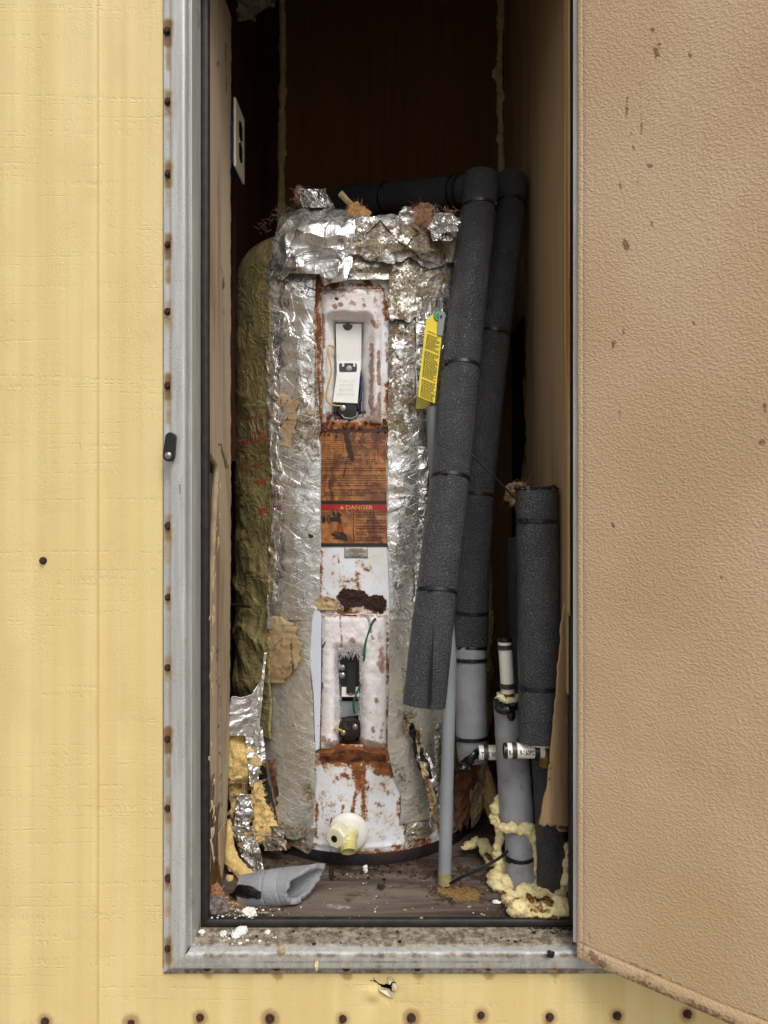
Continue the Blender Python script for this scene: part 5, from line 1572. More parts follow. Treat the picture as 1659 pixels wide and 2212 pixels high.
# seam of crinkled shiny edges on both flanks
foil('crinkled_edge', edge((700, 572), (860, 576), (1060, 588), (1330, 576), jag=6, seed=70), edge((700, 590), (1060, 608), (1330, 592), jag=8, seed=71), 700, 1360, 0.2565, 0.2515, MAT['foil_d'], 0.0035, 34, 70, 24, 330, [(590, 1150, 584, 1330, 7, 0.9), (585, 760, 588, 900, 6, 0.8)], fine=0.5)
foil('crinkled_edge', edge((960, 900), (1060, 906), (1330, 893), jag=5, seed=74), edge((960, 926), (1330, 925)), 965, 1300, 0.240, 0.247, MAT['foil_b'], 0.006, 46, 74, 40, 220, [(925, 1000, 922, 1300, 6, 0.5)], fine=1.4)
foil('yellow_tape', edge((600, 898), (880, 900)), edge((600, 935), (880, 925)), 640, 884, 0.242, 0.2455, MAT['foil'], 0.004, 44, 78, 40, 140, [], fine=0.6)
foil('yellow_tape', edge((820, 905), (890, 897)), edge((820, 940), (890, 925)), 836, 884, 0.2440, 0.247, simple('yellowed_clear_tape', lin(190, 176, 84), 0.3, 0.2, 0.2, 30), 0.002, 40, 79, 30, 30, [])
foil('jacket_tape', edge((1190, 838), (1300, 842)), edge((1190, 858), (1300, 868)), 1188, 1320, 0.229, 0.2315, simple('clear_plastic_sheet', lin(206, 206, 206), 0.22, 0.2, 0.25, 60, 0.3, 60), 0.0022, 50, 80, 26, 70, [])

# mirrored red print showing through the olive facing
b = MB()
putO = lambda u, v: drape(u, v, 0.2725, 0.0055)
for s_, u0, u1, v1, hh in (('72 in.', 573, 541, 936, 13), ('Do-package', 576, 512, 952, 14), ('wagon', 577, 546, 1042, 13), ('Bag.', 577, 553, 1108, 15)):
    v_, f_ = text_geo(s_)
    mn, mx = v_.min(0), v_.max(0)
    uu = u0 + (v_[:, 0] - mn[0]) / (mx[0] - mn[0]) * (u1 - u0)
    MB().add(putO(uu, v1 - v_[:, 1] * hh * 1.3 + (575 - uu) * 0.16), f_).build('mirrored_print', MAT['redink'], bl, smooth=False)
for v0_ in (893, 896.5, 999, 1002.5):
    MB().add(putO(np.array([516.0, 576, 576, 516]), np.array([v0_ + 13, v0_, v0_ + 1.3, v0_ + 14.3])), [(0, 1, 2, 3)]).build('red_line', MAT['redink'], bl, smooth=False)
b = MB()
for s_, u0, u1, v1, hh in (('Fg.', 592, 606, 1075, 14), ('Fold', 590, 608, 1102, 15)):
    text_uv(b, s_, u0, u1, v1 - hh, v1, lambda u, v: drape(u, v, 0.2605))
b.build('foil_print', simple('crimson_print', lin(130, 40, 56), 0.5, 0, 0.3), bl, smooth=False)
MB().lathe(drape(672, 1156, 0.2345), (0, -1, 0), [(0, 0.0052), (0.002, 0.0052), (0.002, 0.0)], 16).build('punched_hole', MAT['black_pl'], bl)


def ruffle(name, uL, uR, v0, v1, dL, dR, mat, amp=0.006, fq=40, seed=0, nu=40, nv=60, parent=bl, bow=0.0, dirt=(), label=None, solid=0.0010, fine=1.0, vbot=None, vtop=None):
    """loose crumpled sheet hanging between two picture edges"""
    t = np.linspace(0, 1, nv); s = np.linspace(0, 1, nu)
    vv = v0 + (v1 - v0) * t
    S, T = np.meshgrid(s, t)
    U = uL(vv)[:, None] + (uR(vv) - uL(vv))[:, None] * S
    V = v0 + (v1 - v0) * T
    if vbot is not None: V = V + (vbot(U) - v1) * T ** 2
    if vtop is not None: V = V + (vtop(U) - v0) * (1 - T) ** 2
    d = dL + (dR - dL) * S - bow * np.sin(np.pi * S)
    p0 = P(U, V, d)
    h = ridge(p0 * fq, 3, seed) - 0.6 + 1.2 * fine * facet(p0 * fq * 1.5, seed + 5)
    XYZ = P(U, V, d - amp * h)
    at = paint(U, V, dirt) if len(dirt) else 0 * U
    uv = np.stack([XYZ[..., 0] + XYZ[..., 1], XYZ[..., 2]], -1)
    return grid_obj(name, XYZ, mat, parent, None, {'dirt': at, 'rust': 0 * at, 'ochre': 0 * at, 'white': 0 * at}, uv=uv.reshape(-1, 2), solid=solid, label=label)


# torn lower left corner of the blanket
ruffle('torn_foil_flap', edge((1470, 566), (1500, 498), (1560, 492), (1590, 494)), edge((1440, 572), (1500, 568), (1580, 552), (1600, 545)), 1495, 1590, 1.262, 1.285, MAT['foil_b'], 0.008, 16, 90, 60, 70, fine=0.6, vtop=lambda U: np.interp(U, [492, 520, 545, 566], [1500, 1508, 1500, 1465]))
ruffle('torn_foil_flap', edge((1400, 572), (1620, 545)), edge((1400, 577), (1620, 556)), 1410, 1625, 1.283, 1.283, MAT['foil_b'], 0.003, 40, 91, 8, 90)
ruffle('torn_foil_flap', edge((1590, 530), (1700, 540)), edge((1590, 546), (1660, 562), (1700, 556)), 1588, 1700, 1.275, 1.285, MAT['foil_b'], 0.008, 36, 92, 24, 50)
ruffle('torn_foil_flap', edge((1720, 512), (1800, 500)), edge((1720, 540), (1760, 548), (1800, 530)), 1716, 1800, 1.278, 1.285, MAT['foil_b'], 0.008, 36, 93, 30, 40)
ruffle('torn_foil_flap', edge((1790, 500), (1850, 522), (1905, 545)), edge((1790, 545), (1830, 560), (1905, 575)), 1785, 1905, 1.26, 1.235, MAT['foil_b'], 0.012, 38, 94, 60, 90, dirt=[(540, 1820, 560, 1890, 14, 0.4)])


def wool(name, c, r, mat, seed, amp=0.35, fq=2.2, parent=bl, rot=None, dirt=0.0, sub=5):
    v, f = ico(sub)
    dsp = 1 + amp * fbm(v * fq + seed * 3.1, 5, seed) + 0.06 * (ridge(v * 4.5 + seed, 3, seed + 2) - 0.5) + 0.06 * fbm(v * 16 + seed, 3, seed + 4)
    v = v * dsp[:, None] * np.asarray(r, float)
    if rot is not None: v = v @ np.array(rot.to_matrix()).T
    v = v + np.asarray(c)
    z = np.zeros(len(v))
    o = mesh_obj(name, v, f, mat, parent, attrs={'rust': z + dirt, 'dirt': z})
    r_ = np.random.default_rng(seed)
    fb = MB()
    for j in r_.choice(len(v), 110):
        e = r_.normal(size=3) * np.asarray(r, float).mean() * 0.42
        fb.tube(np.array([v[j] - e * 0.3, v[j] + e * 0.4 + r_.normal(size=3) * 0.0008, v[j] + e]), 0.00028, 3, False)
    fb.build('fibres', mat, o, kind='stuff')
    return o


from mathutils import Euler
rt = random.Random(5)


def tuft(name, path, r0, mat, k, dirt=0.0, parent=bl):
    """fibrous tuft: overlapping ragged lumps along a path"""
    pts = smooth_pts(path, 40)
    vs_, fs_, n_ = [], [], 0
    for i in range(k):
        a = pts[int((i + 0.5) / k * 39)]
        rr = r0 * rt.uniform(0.6, 1.15) * (1 - 0.45 * abs(2 * (i + 0.5) / k - 1))
        v, f = ico(4)
        q = rt.random() * 50
        dsp = 1 + 0.5 * fbm(v * np.array([1.6, 1.6, 0.9]) + q, 4, i) + 0.10 * fbm(v * np.array([9, 9, 3]) + q, 3, i + 3)
        v = v * dsp[:, None] * np.array([rr, rr * 0.6, rr * rt.uniform(1.2, 2.0)]) + a + np.array([rt.uniform(-1, 1), rt.uniform(-.4, .4), rt.uniform(-1, 1)]) * r0 * 0.45
        vs_.append(v); fs_ += [tuple(j + n_ for j in t) for t in f]; n_ += len(v)
    V_ = np.concatenate(vs_)
    U2, V2 = proj(V_)
    z = 0.45 * sstep(-0.2, 0.6, fbm(V_ * 25, 3, k)) + dirt
    o = mesh_obj(name, V_, fs_, mat, parent, attrs={'rust': z, 'dirt': 0 * z})
    fb = MB()
    idx = np.random.default_rng(k).choice(len(V_), 160)
    for j in idx:
        e = np.random.default_rng(int(j)).normal(size=3) * np.array([1, 0.6, 1.3]) * r0 * 0.35
        fb.tube(np.array([V_[j] - e * 0.3, V_[j] + e * 0.3 + e[::-1] * 0.1, V_[j] + e]), 0.00028, 3, False)
    fo = fb.build('fibres', mat, o, kind='stuff')
    return o


def batt(name, uL, uR, v0, v1, dL, dR, seed, dirt=0.25, amp=0.012, thick=0.010, parent=bl):
    """torn slab of glass wool: a ragged thick sheet with loose fibres along its edges"""
    nu_, nv_ = 60, 110
    t = np.linspace(0, 1, nv_); s_ = np.linspace(0, 1, nu_)
    vv = v0 + (v1 - v0) * t
    S, T = np.meshgrid(s_, t)
    U = uL(vv)[:, None] + (uR(vv) - uL(vv))[:, None] * S
    V = v0 + (v1 - v0) * T
    d = dL + (dR - dL) * S
    p0 = P(U, V, d)
    edge_ = np.minimum(np.minimum(S, 1 - S), np.minimum(T, 1 - T))
    d = d - amp * (1.1 * fbm(p0 * 22, 3, seed) + 0.5 * (ridge(p0 * np.array([40, 40, 22]), 3, seed + 2) - 0.6)) - 0.006 * np.sqrt(np.clip(edge_ * 4, 0, 1)) - 0.0018 * fbm(p0 * np.array([260, 260, 110]), 3, seed + 7)
    U2 = U + 2.5 * fbm(p0 * 160, 3, seed + 4) * (1 - sstep(0, 0.2, edge_))
    XYZ = P(U2, V, d)
    dm = 0.6 * dirt + 0.42 * sstep(0.0, 0.5, fbm(p0 * 18, 3, seed + 9))
    o = grid_obj(name, XYZ, MAT['yellow_wool'], parent, None, {'rust': dm, 'dirt': 0 * dm}, solid=thick)
    r_ = np.random.default_rng(seed)
    fb = MB()
    for k in range(220):
        j, i = r_.integers(0, nv_), r_.choice([0, 1, nu_ - 2, nu_ - 1, r_.integers(0, nu_)])
        if r_.random() < 0.25: j = nv_ - 1 - r_.integers(0, 3)
        e = r_.normal(size=3) * np.array([0.004, 0.003, 0.005])
        q = XYZ[j, i]
        fb.tube(np.array([q, q + e * 0.6 + r_.normal(size=3) * 0.0008, q + e]), 0.0003, 3, False)
    fb.build('fibres', MAT['yellow_wool'], o, kind='stuff')
    return o


batt('glass_wool_batt', edge((1575, 492), (1640, 491), (1690, 496), jag=6, seed=201), edge((1575, 518), (1610, 545), (1650, 564), (1672, 560), (1690, 530), jag=9, fr_=0.1, seed=202), 1572, 1692, 1.272, 1.292, 11, 0.2)
batt('glass_wool_batt', edge((1660, 494), (1760, 496), (1800, 494), jag=5, seed=203), edge((1660, 545), (1700, 532), (1760, 512), (1800, 506), jag=7, fr_=0.1, seed=204), 1655, 1800, 1.300, 1.308, 12, 0.45)
batt('glass_wool_batt', edge((1688, 552), (1720, 540), (1770, 546), (1800, 538), (1830, 544), jag=6, fr_=0.1, seed=205), edge((1688, 566), (1720, 572), (1770, 592), (1795, 600), (1815, 575), (1830, 552), jag=9, fr_=0.12, seed=206), 1686, 1830, 1.286, 1.294, 13, 0.15)
MB().tube(smooth_pts([(493, 1770, 1.262), (494, 1830, 1.25), (503, 1868, 1.235), (528, 1892, 1.222), (548, 1902, 1.215)], 60), np.interp(np.linspace(0, 1, 60), [0, 0.6, 1], [0.007, 0.012, 0.010]), 28, True, 0.010, 60, 4, squash=(1, 0.7)).build('glass_wool_roll', MAT['yellow_wool'], bl)
MB().tube(smooth_pts([(497, 1890, 1.225), (491, 1920, 1.215), (484, 1945, 1.21)], 20), 0.006, 12, True, 0.004, 90, 4).build('glass_wool_roll', MAT['yellow_wool'], bl)
ruffle('torn_foil_flap', edge((1780, 560), (1850, 575), jag=6, fr_=0.1, seed=401), edge((1780, 610), (1850, 622), jag=6, fr_=0.1, seed=402), 1785, 1838, 1.285, 1.27, MAT['foil_d'], 0.012, 40, 121, 44, 44, dirt=[(590, 1790, 600, 1830, 30, 0.7)])
ruffle('torn_foil_flap', edge((1560, 545), (1640, 552)), edge((1560, 566), (1640, 574)), 1570, 1650, 1.29, 1.30, MAT['foil_b'], 0.010, 34, 122, 24, 50, dirt=[(560, 1600, 562, 1640, 10, 0.6)])
ruffle('rusty_edge_strip', edge((1640, 577), (1830, 616)), edge((1640, 586), (1830, 628)), 1642, 1835, 1.30, 1.30, MAT['orust'], 0.003, 50, 96, 8, 60)
# torn lower right edge
ruffle('charred_flap', edge((1560, 882), (1600, 890), (1660, 905), (1730, 940), jag=5, seed=3), edge((1560, 890), (1600, 908), (1660, 928), (1730, 950), jag=6, seed=4), 1562, 1735, 1.262, 1.262, MAT['soot'], 0.008, 60, 97, 24, 90)
ruffle('torn_foil_flap', edge((1600, 903), (1640, 900), (1700, 930), (1760, 946)), edge((1600, 908), (1640, 930), (1700, 955), (1760, 952)), 1602, 1760, 1.258, 1.268, MAT['foil_b'], 0.009, 50, 98, 34, 80, dirt=[(915, 1640, 930, 1700, 7, 0.5)])
ruffle('torn_paper', edge((1640, 905), (1720, 925), (1800, 946), jag=4, seed=5), edge((1640, 913), (1720, 942), (1800, 951), jag=4, seed=6), 1645, 1800, 1.252, 1.256, MAT['paper'], 0.006, 50, 99, 20, 80, dirt=[(920, 1680, 940, 1760, 14, 0.6)])
for k_, (ua_, ub_, va_, vb_, mt_) in enumerate(((936, 962, 1560, 1660, 'foil_d'), (944, 966, 1640, 1790, 'foil_d'), (898, 914, 1570, 1640, 'paper'), (926, 948, 1700, 1790, 'foil_b'), (872, 890, 1545, 1600, 'paper'))):
    ruffle('torn_foil_flap' if 'foil' in mt_ else 'torn_paper', edge((va_, ua_), (vb_, ua_ + 6), jag=5, fr_=0.1, seed=500 + k_), edge((va_, ub_ - 4), ((va_ + vb_) / 2, ub_), (vb_, ub_ - 12), jag=6, fr_=0.1, seed=520 + k_), va_, vb_, 1.256, 1.266, MAT[mt_], 0.008, 44, 130 + k_, 24, 60, dirt=[(ua_, va_, ub_, vb_, 16, 0.6)])
ruffle('hanging_paper', edge((1640, 985), (1700, 984), (1800, 985), jag=4, seed=7), edge((1640, 1040), (1700, 1028), (1760, 1018), (1800, 1012), jag=7, seed=8), 1640, 1800, 1.335, 1.36, MAT['rustwood'], 0.010, 30, 100, 40, 80, vbot=lambda U: np.interp(U, [985, 995, 1003, 1010, 1020], [1770, 1800, 1778, 1795, 1740]))
ruffle('hanging_paper', edge((1650, 1010), (1800, 1020), jag=4, seed=9), edge((1650, 1052), (1800, 1042), jag=6, seed=10), 1645, 1790, 1.36, 1.39, MAT['kraft'], 0.010, 34, 101, 30, 70, dirt=[(1020, 1660, 1040, 1780, 30, 0.6)], vbot=lambda U: np.interp(U, [1010, 1020, 1035, 1050], [1745, 1790, 1772, 1720]))
wool('glass_wool_tuft', P(1052, 1705, 1.40), (0.016, 0.012, 0.055), MAT['yellow_wool'], 12, 0.35, rot=Euler((0, -0.25, 0)), dirt=0.2)
# odds and ends caught on top of the blanket
ruffle('rolled_foil', edge((404, 645), (446, 650), jag=3, seed=3), edge((404, 700), (446, 722), jag=3, seed=4), 408, 448, 1.30, 1.31, MAT['foil_b'], 0.010, 60, 110, 60, 40, bow=0.03)
wool('glass_wool_clump', P(648, 424, 1.315), (0.012, 0.012, 0.018), MAT['pink_wool'], 21, 0.5, dirt=0.5, sub=4)
wool('glass_wool_clump', P(772, 468, 1.272), (0.022, 0.010, 0.022), simple('tan_glass_wool', lin(186, 140, 92), 0.95, 0, 0.3, 120, 0.8, 260), 22, 0.38, dirt=0.0)
wool('glass_wool_clump', P(903, 482, 1.285), (0.026, 0.012, 0.026), MAT['pink_wool'], 23, 0.5, dirt=0.5)
wool('glass_wool_clump', P(915, 458, 1.30), (0.020, 0.012, 0.014), MAT['pink_wool'], 24, 0.5, dirt=0.5)
ruffle('shoulder_foil', edge((450, 868), (470, 858), (500, 866), jag=7, fr_=0.1, seed=31), edge((450, 890), (470, 906), (500, 892), jag=8, fr_=0.1, seed=32), 446, 500, 1.272, 1.278, MAT['foil_b'], 0.010, 55, 111, 44, 44, dirt=[(870, 490, 895, 495, 10, 0.6)])
ruffle('shoulder_foil', edge((462, 940), (490, 922), (520, 932), jag=7, fr_=0.1, seed=33), edge((462, 975), (480, 996), (520, 974), jag=7, fr_=0.1, seed=34), 460, 520, 1.272, 1.268, MAT['foil_b'], 0.010, 55, 112, 50, 44, dirt=[(930, 500, 975, 510, 12, 0.6), (940, 470, 950, 480, 8, 0.5)])
fz = MB()
for k in range(170):
    if k < 110: a = np.array([random.uniform(870, 990), random.gauss(468, 10)])
    elif k < 180: a = np.array([random.uniform(560, 640), 0]); a[1] = np.interp(a[0], [560, 600, 640], [500, 462, 448]) + random.gauss(0, 8)
    elif k < 215: a = np.array([random.gauss(780, 18), random.gauss(468, 10)])
    else: a = np.array([random.gauss(960, 20), random.uniform(480, 700)])
    L = random.uniform(4, 18)
    an = random.uniform(-math.pi, 0.3)
    e_ = a + L * np.array([math.cos(an), math.sin(an)])
    m_ = (a + e_) / 2 + np.array([random.uniform(-3, 3), random.uniform(-3, 3)])
    dq = 1.262 + (0.07 if a[0] < 640 else 0)
    fz.tube(np.array([P(a[0], a[1], dq), P(m_[0], m_[1], dq - 0.004), P(e_[0], e_[1], dq - 0.002)]), 0.0003, 3, False)
fz.build('loose_fibres', simple('pale_fibres', lin(170, 150, 128), 0.9), bl, kind='stuff')
st = thing('wood_stick', P(766, 448, 1.28), 'short brown wood stick poking up out of the foil heap', 'stick')
MB().tube(np.array([P(735, 417, 1.262), P(752, 436, 1.272), P(768, 452, 1.28)]), 0.0055, 12, True, 0.0006, 80, 2).build('shaft', MAT['kraft'], st)
hg = thing('hanging_scrap', P(560, 10, 1.27), 'grey fibrous insulation scrap hanging at the top left corner', 'insulation')
ruffle('scrap_sheet', edge((-60, 490), (0, 512), (45, 520)), edge((-60, 630), (0, 612), (45, 545)), -60, 46, 1.26, 1.30, simple('grey_dusty_felt', lin(126, 116, 102), 0.95, 0, 0.45, 60, 0.9, 160, (lin(84, 74, 62), 50, 0.5, 0.65)), 0.010, 26, 120, 50, 40, parent=hg, solid=0.008, vbot=lambda U: np.interp(U, [515, 524, 580, 612], [40, 46, 32, 5]))

# ---------------------------------------------------------------- pipes
def axis_pts(pts, n=60):
    return smooth_pts(pts, n)


def tie(parent, c, ax, r, up=0.0, mat='tie', tail=None, wdt=0.0066, head=0.0):
    """nylon cable tie round a pipe: strap, locking head, optional tail"""
    ax = np.asarray(ax, float); ax /= np.linalg.norm(ax)
    c = np.asarray(c, float)
    b = MB()
    h = wdt / 2
    b.lathe(c, ax, [(-h, r - 0.002), (-h, r + 0.0006), (-h * .8, r + 0.0015), (h * .8, r + 0.0015), (h, r + 0.0006), (h, r - 0.002)], 40, False)
    o = b.build('cable_tie', MAT[mat], parent, sharp=30)
    # locking head on the camera side, turned by 'head' radians
    side_ = np.cross(ax, np.array([0, -1.0, 0])); side_ /= np.linalg.norm(side_)
    fw = np.cross(side_, ax); fw = fw if fw[1] < 0 else -fw
    dirv = fw * math.cos(head) + side_ * math.sin(head)
    tang = -fw * math.sin(head) + side_ * math.cos(head)
    M = np.stack([tang, dirv, ax], 1)
    hb = MB()
    hb.box(c + dirv * (r + 0.002), (0.0085, 0.006, 0.0078), M)
    hb.build('tie_head', MAT[mat], o, smooth=False, bevel=0.0008)
    return o


def foam_pipe(name, pts, r, label, mat='foam', inner=None, n=70, seed=0, part='foam_sleeve', cat='pipe', ties=(), group='foam-covered pipes', slit=None):
    q = axis_pts(pts, n)
    t = thing(name, q[0] if q[0][2] < q[-1][2] else q[-1], label, cat, group)
    rr = np.full(n, r) if np.isscalar(r) else np.interp(np.linspace(0, 1, n), np.linspace(0, 1, len(r)), r)
    rr = rr * (1 + 0.012 * fbm(np.stack([np.linspace(0, 12, n), np.zeros(n), np.zeros(n) + seed], -1), 2, seed))
    # the ties pinch the sleeve
    tl = np.r_[0, np.cumsum(np.linalg.norm(np.diff(q, axis=0), axis=1))]
    for s_ in ties:
        k = int(np.argmin(np.abs(proj(q)[1] - s_[0])))
        rr = rr - 0.0016 * np.exp(-((tl - tl[k]) / 0.006) ** 2)
    MB().tube(q, rr, 56, True, 0.0012, 40, seed, inner=(r if np.isscalar(r) else min(r)) * 0.42 if inner is None else inner).build(part, MAT[mat], t, sharp=50)
    for s_ in ties:
        k = int(np.argmin(np.abs(proj(q)[1] - s_[0])))
        a = q[min(k + 1, n - 1)] - q[max(k - 1, 0)]
        a = a / np.linalg.norm(a)
        if len(s_) > 2: a = a + np.array([s_[2], 0, 0])
        tie(t, q[k], a, rr[k] + 0.0004, head=s_[1])
    return t, q


fp, fq = foam_pipe('insulated_pipe', [(916, 1524, 1.115), (929, 1400, 1.125), (972, 1037, 1.205), (1006, 700, 1.275), (1030, 480, 1.33), (1040, 384, 1.345)], [0.0335, 0.0335, 0.0335, 0.0335, 0.0335], 'foremost black foam-covered pipe, leaning, slit at its open foot', n=120, seed=1,
                   ties=((1278, -0.35, -0.06), (1037, -0.3, -0.05), (797, -0.9, -0.08), (452, 1.15, -0.14)))
# black strip on the front sleeve's foot: painted shade of its slit
b = MB()
pts = np.array([P(936, 1345, 1.0845), P(934.5, 1400, 1.082), P(932, 1460, 1.0795), P(929, 1522, 1.0785)])
wv = [0.0003, 0.0010, 0.0018, 0.0024]
L_s = [p + np.array([-w_, -0.0022, 0]) for p, w_ in zip(pts, wv)]
R_s = [p + np.array([w_, -0.0022, 0]) for p, w_ in zip(pts, wv)]
vv = np.array(L_s + R_s)
b.add(np.concatenate([vv, vv + np.array([0, 0.006, 0])]), [(i, i + 1, i + 5, i + 4) for i in range(3)] + [(i + 8, i + 12, i + 13, i + 9) for i in range(3)] + [(i, i + 8, i + 9, i + 1) for i in range(3)] + [(i + 4, i + 5, i + 13, i + 12) for i in range(3)])
b.build('slit_shade', simple('slit_shade_black', lin(10, 10, 10), 0.9), fp, smooth=False)
# mitred cap at its top
MB().blob(P(1046, 392, 1.352), (0.030, 0.028, 0.020), 0.12, 1.5, 3, 4).build('mitred_elbow', MAT['foam'], fp)

rp_, rq = foam_pipe('insulated_pipe', [(1017, 1392, 1.322), (1020, 1250, 1.325), (1030, 1068, 1.335), (1052, 850, 1.355), (1075, 650, 1.375), (1096, 480, 1.40), (1104, 388, 1.42)], 0.0322, 'second black foam-covered pipe behind the foremost one, with a grey lower sleeve', n=110, seed=2,
                    ties=((1322, -1.2), (1068, -0.8), (722, 0.2, 0.04), (446, 0.5, -0.12)))
MB().blob(P(1104, 392, 1.425), (0.030, 0.030, 0.018), 0.18, 1.8, 5, 4).build('elbow', MAT['foam'], rp_)
q2 = axis_pts([(1022, 1642, 1.300), (1019, 1590, 1.302), (1017, 1500, 1.31), (1016, 1396, 1.318)], 60)
gs = MB().tube(q2, np.interp(np.linspace(0, 1, 60), [0, 0.1, 1], [0.0275, 0.0292, 0.0285]), 48, True, 0.0008, 40, 3, inner=0.0125).build('grey_sleeve', MAT['greyfoam'], rp_, sharp=50)
gs['label'] = 'pale grey foam sleeve below the black one'
for v_ in (1425, 1592):
    k = int(np.argmin(np.abs(proj(q2)[1] - v_)))
    tie(rp_, q2[k], q2[min(k + 1, 59)] - q2[k - 1], 0.0296, head=-1.0)
MB().tube(axis_pts([(1017, 1404, 1.318), (1017, 1392, 1.32)], 8), 0.0296, 40, True, 0.0022, 120, 7).build('tape_wrap', MAT['tar'], rp_)
# black tape strap and the stub that leaves the grey sleeve
b = MB()
b.tube(axis_pts([(1000, 1652, 1.262), (1020, 1636, 1.248), (1044, 1616, 1.262)], 24), np.interp(np.linspace(0, 1, 24), [0, 0.4, 1], [0.009, 0.0085, 0.006]), 14, True, 0.004, 90, 8, squash=(1, 0.55))
b.blob(P(1003, 1656, 1.258), (0.012, 0.008, 0.010), 0.4, 2.2, 4, 4)
b.build('tape_strap', MAT['tar'], rp_)


def stub(parent, u0, u1, v, d, r, mat, name, n=3):
    pts = np.array([P(a, v, d) for a in np.linspace(u0, u1, n)])
    return MB().tube(pts, r, 32, True, inner=r * 0.72).build(name, MAT[mat], parent, sharp=40)


stub(rp_, 1034, 1081, 1625.5, 1.245, 0.0128, 'pex', 'pipe_stub')
stub(rp_, 1044, 1054, 1625.5, 1.245, 0.0136, 'crimp', 'crimp_ring')


def ptext(parent, s_, u0, u1, vc, d, r, hh, name='pipe_print'):
    """print running round the front of a level pipe"""
    b = MB()
    v_, f_ = text_geo(s_)
    mn, mx = v_.min(0), v_.max(0)
    uu = u0 + (v_[:, 0] - mn[0]) / (mx[0] - mn[0]) * (u1 - u0)
    sy = (v_[:, 1] - 0.35) / 0.7 * hh
    a = sy / r + math.radians(2)
    p = P(uu, vc, d)
    p = p + np.stack([0 * a, -(r + 0.0004) * np.cos(a), (r + 0.0004) * np.sin(a)], -1)
    b.add(p, f_)
    return b.build(name, MAT['ink'], parent, smooth=False)


ptext(rp_, 'TE  E WHIE', 1038, 1080, 1625.5, 1.245, 0.0130, 0.0085)

# level pipe across the top of the heater
foam_pipe('insulated_pipe', [(738, 434, 1.60), (838, 428, 1.54), (950, 418, 1.45), (1020, 412, 1.40)], 0.0315, 'level black foam-covered pipe crossing above the foil heap', n=60, seed=4, ties=())
hp = bpy.data.objects['insulated_pipe.002']
for u_, d_ in ((838, 1.54), (985, 1.425), (998, 1.415)):
    c0 = P(u_, np.interp(u_, [838, 985], [428, 414.5]), d_)
    tie(hp, c0, P(950, 418, 1.45) - P(838, 428, 1.54), 0.0318, head=2.8)

# right-hand foam pipe
fp3, fq3 = foam_pipe('insulated_pipe', [(1166, 1600, 1.150), (1165, 1480, 1.155), (1163, 1250, 1.160), (1158, 1060, 1.163)], 0.0342, 'stout upright black foam-covered pipe against the right closet wall', n=90, seed=5, ties=((1481, -1.0, 0.0), (1128, -0.75, 0.05)))
b = MB()
for k in range(30):
    a = random.uniform(0, 2 * math.pi)
    b.blob(P(1158, 1058, 1.163) + np.array([0.03 * math.cos(a), 0.03 * math.sin(a), random.uniform(-0.004, 0.004)]), np.array([0.006, 0.005, 0.004]) * random.uniform(0.5, 1.1), 0.6, 2.2, k, 2)
b.build('ragged_rim', MAT['soot'], fp3)
wool('glass_wool_clump', P(1118, 1066, 1.30), (0.02, 0.014, 0.02), MAT['pink_wool'], 31, 0.6, fq3 is None or 2.4, parent=bl)
# connector under the right sleeve
MB().tube(np.array([P(1172, 1612, 1.146), P(1172, 1603, 1.147)]), 0.0185, 30, True).build('white_collar', MAT['pex'], fp3)
MB().lathe(P(1178, 1618, 1.150), (1, 0.1, 0), [(-0.002, 0.0125), (0.012, 0.0125), (0.012, 0.015), (0.022, 0.015)], 24).lathe(P(1182, 1640, 1.15), (0, 0, 1), [(-0.01, 0.014), (0.018, 0.014)], 24).build('brass_elbow', MAT['brass'], fp3)
stub(fp3, 1091, 1175, 1621.5, 1.145, 0.0122, 'pex', 'pipe_stub')
stub(fp3, 1088, 1095, 1621.5, 1.145, 0.0127, 'black_pl', 'end_cap')
stub(fp3, 1105, 1115.5, 1621.5, 1.145, 0.0128, 'crimp', 'crimp_ring')
stub(fp3, 1153, 1164, 1621.5, 1.145, 0.0133, 'black_pl', 'crimp_ring')
MB().tube(axis_pts([(1122, 1596, 1.16), (1135, 1606, 1.15), (1150, 1608, 1.14)], 12), 0.006, 10, True, 0.003, 90, 3).build('tape_strap', MAT['tar'], fp3)
ptext(fp3, 'R-ER  9-160PSI', 1097, 1152, 1621.5, 1.145, 0.0124, 0.0080)
# the thin black-wrapped pipe below it
foam_pipe('insulated_pipe', [(1193, 1936, 1.175), (1192, 1850, 1.176), (1184, 1700, 1.182), (1180, 1636, 1.186)], 0.0248, 'thin black foam-covered pipe standing in the spray foam under the stout one', n=60, seed=6, mat='foam')
# dark pipe in the shadow behind
foam_pipe('insulated_pipe', [(1136, 1560, 1.33), (1130, 1350, 1.34), (1124, 1160, 1.35)], 0.027, 'black foam-covered pipe half hidden in shadow behind the stout right pipe', n=50, seed=8)

# grey foam pipe in the middle of the right side, with the capped white stub
gp_, gq = foam_pipe('insulated_pipe', [(1118, 1782, 1.215), (1112, 1690, 1.215), (1104, 1580, 1.215), (1099, 1518, 1.215)], [0.0300, 0.0290, 0.0278, 0.0265], 'grey foam-covered pipe with a capped white stub rising from its tarred top', mat='greyfoam', n=70, seed=9)
q3 = axis_pts([(1125, 1912, 1.196), (1124, 1850, 1.200), (1121, 1786, 1.205)], 40)
MB().tube(q3, 0.0252, 48, True, 0.0008, 40, 3, inner=0.012).build('lower_sleeve', MAT['greyfoam'], gp_, sharp=50)
k = int(np.argmin(np.abs(proj(q3)[1] - 1845)))
tt_ = tie(gp_, q3[k], np.array([-0.05, -0.10, 1.0]), 0.0258, head=-0.95)
MB().tube(smooth_pts([(1097, 1838, 1.175), (1080, 1853, 1.165), (1040, 1876, 1.158), (1000, 1893, 1.16), (972, 1909, 1.175)], 40), 0.0026, 8, True, squash=(1, 0.55)).build('tie_tail', MAT['tie'], tt_)
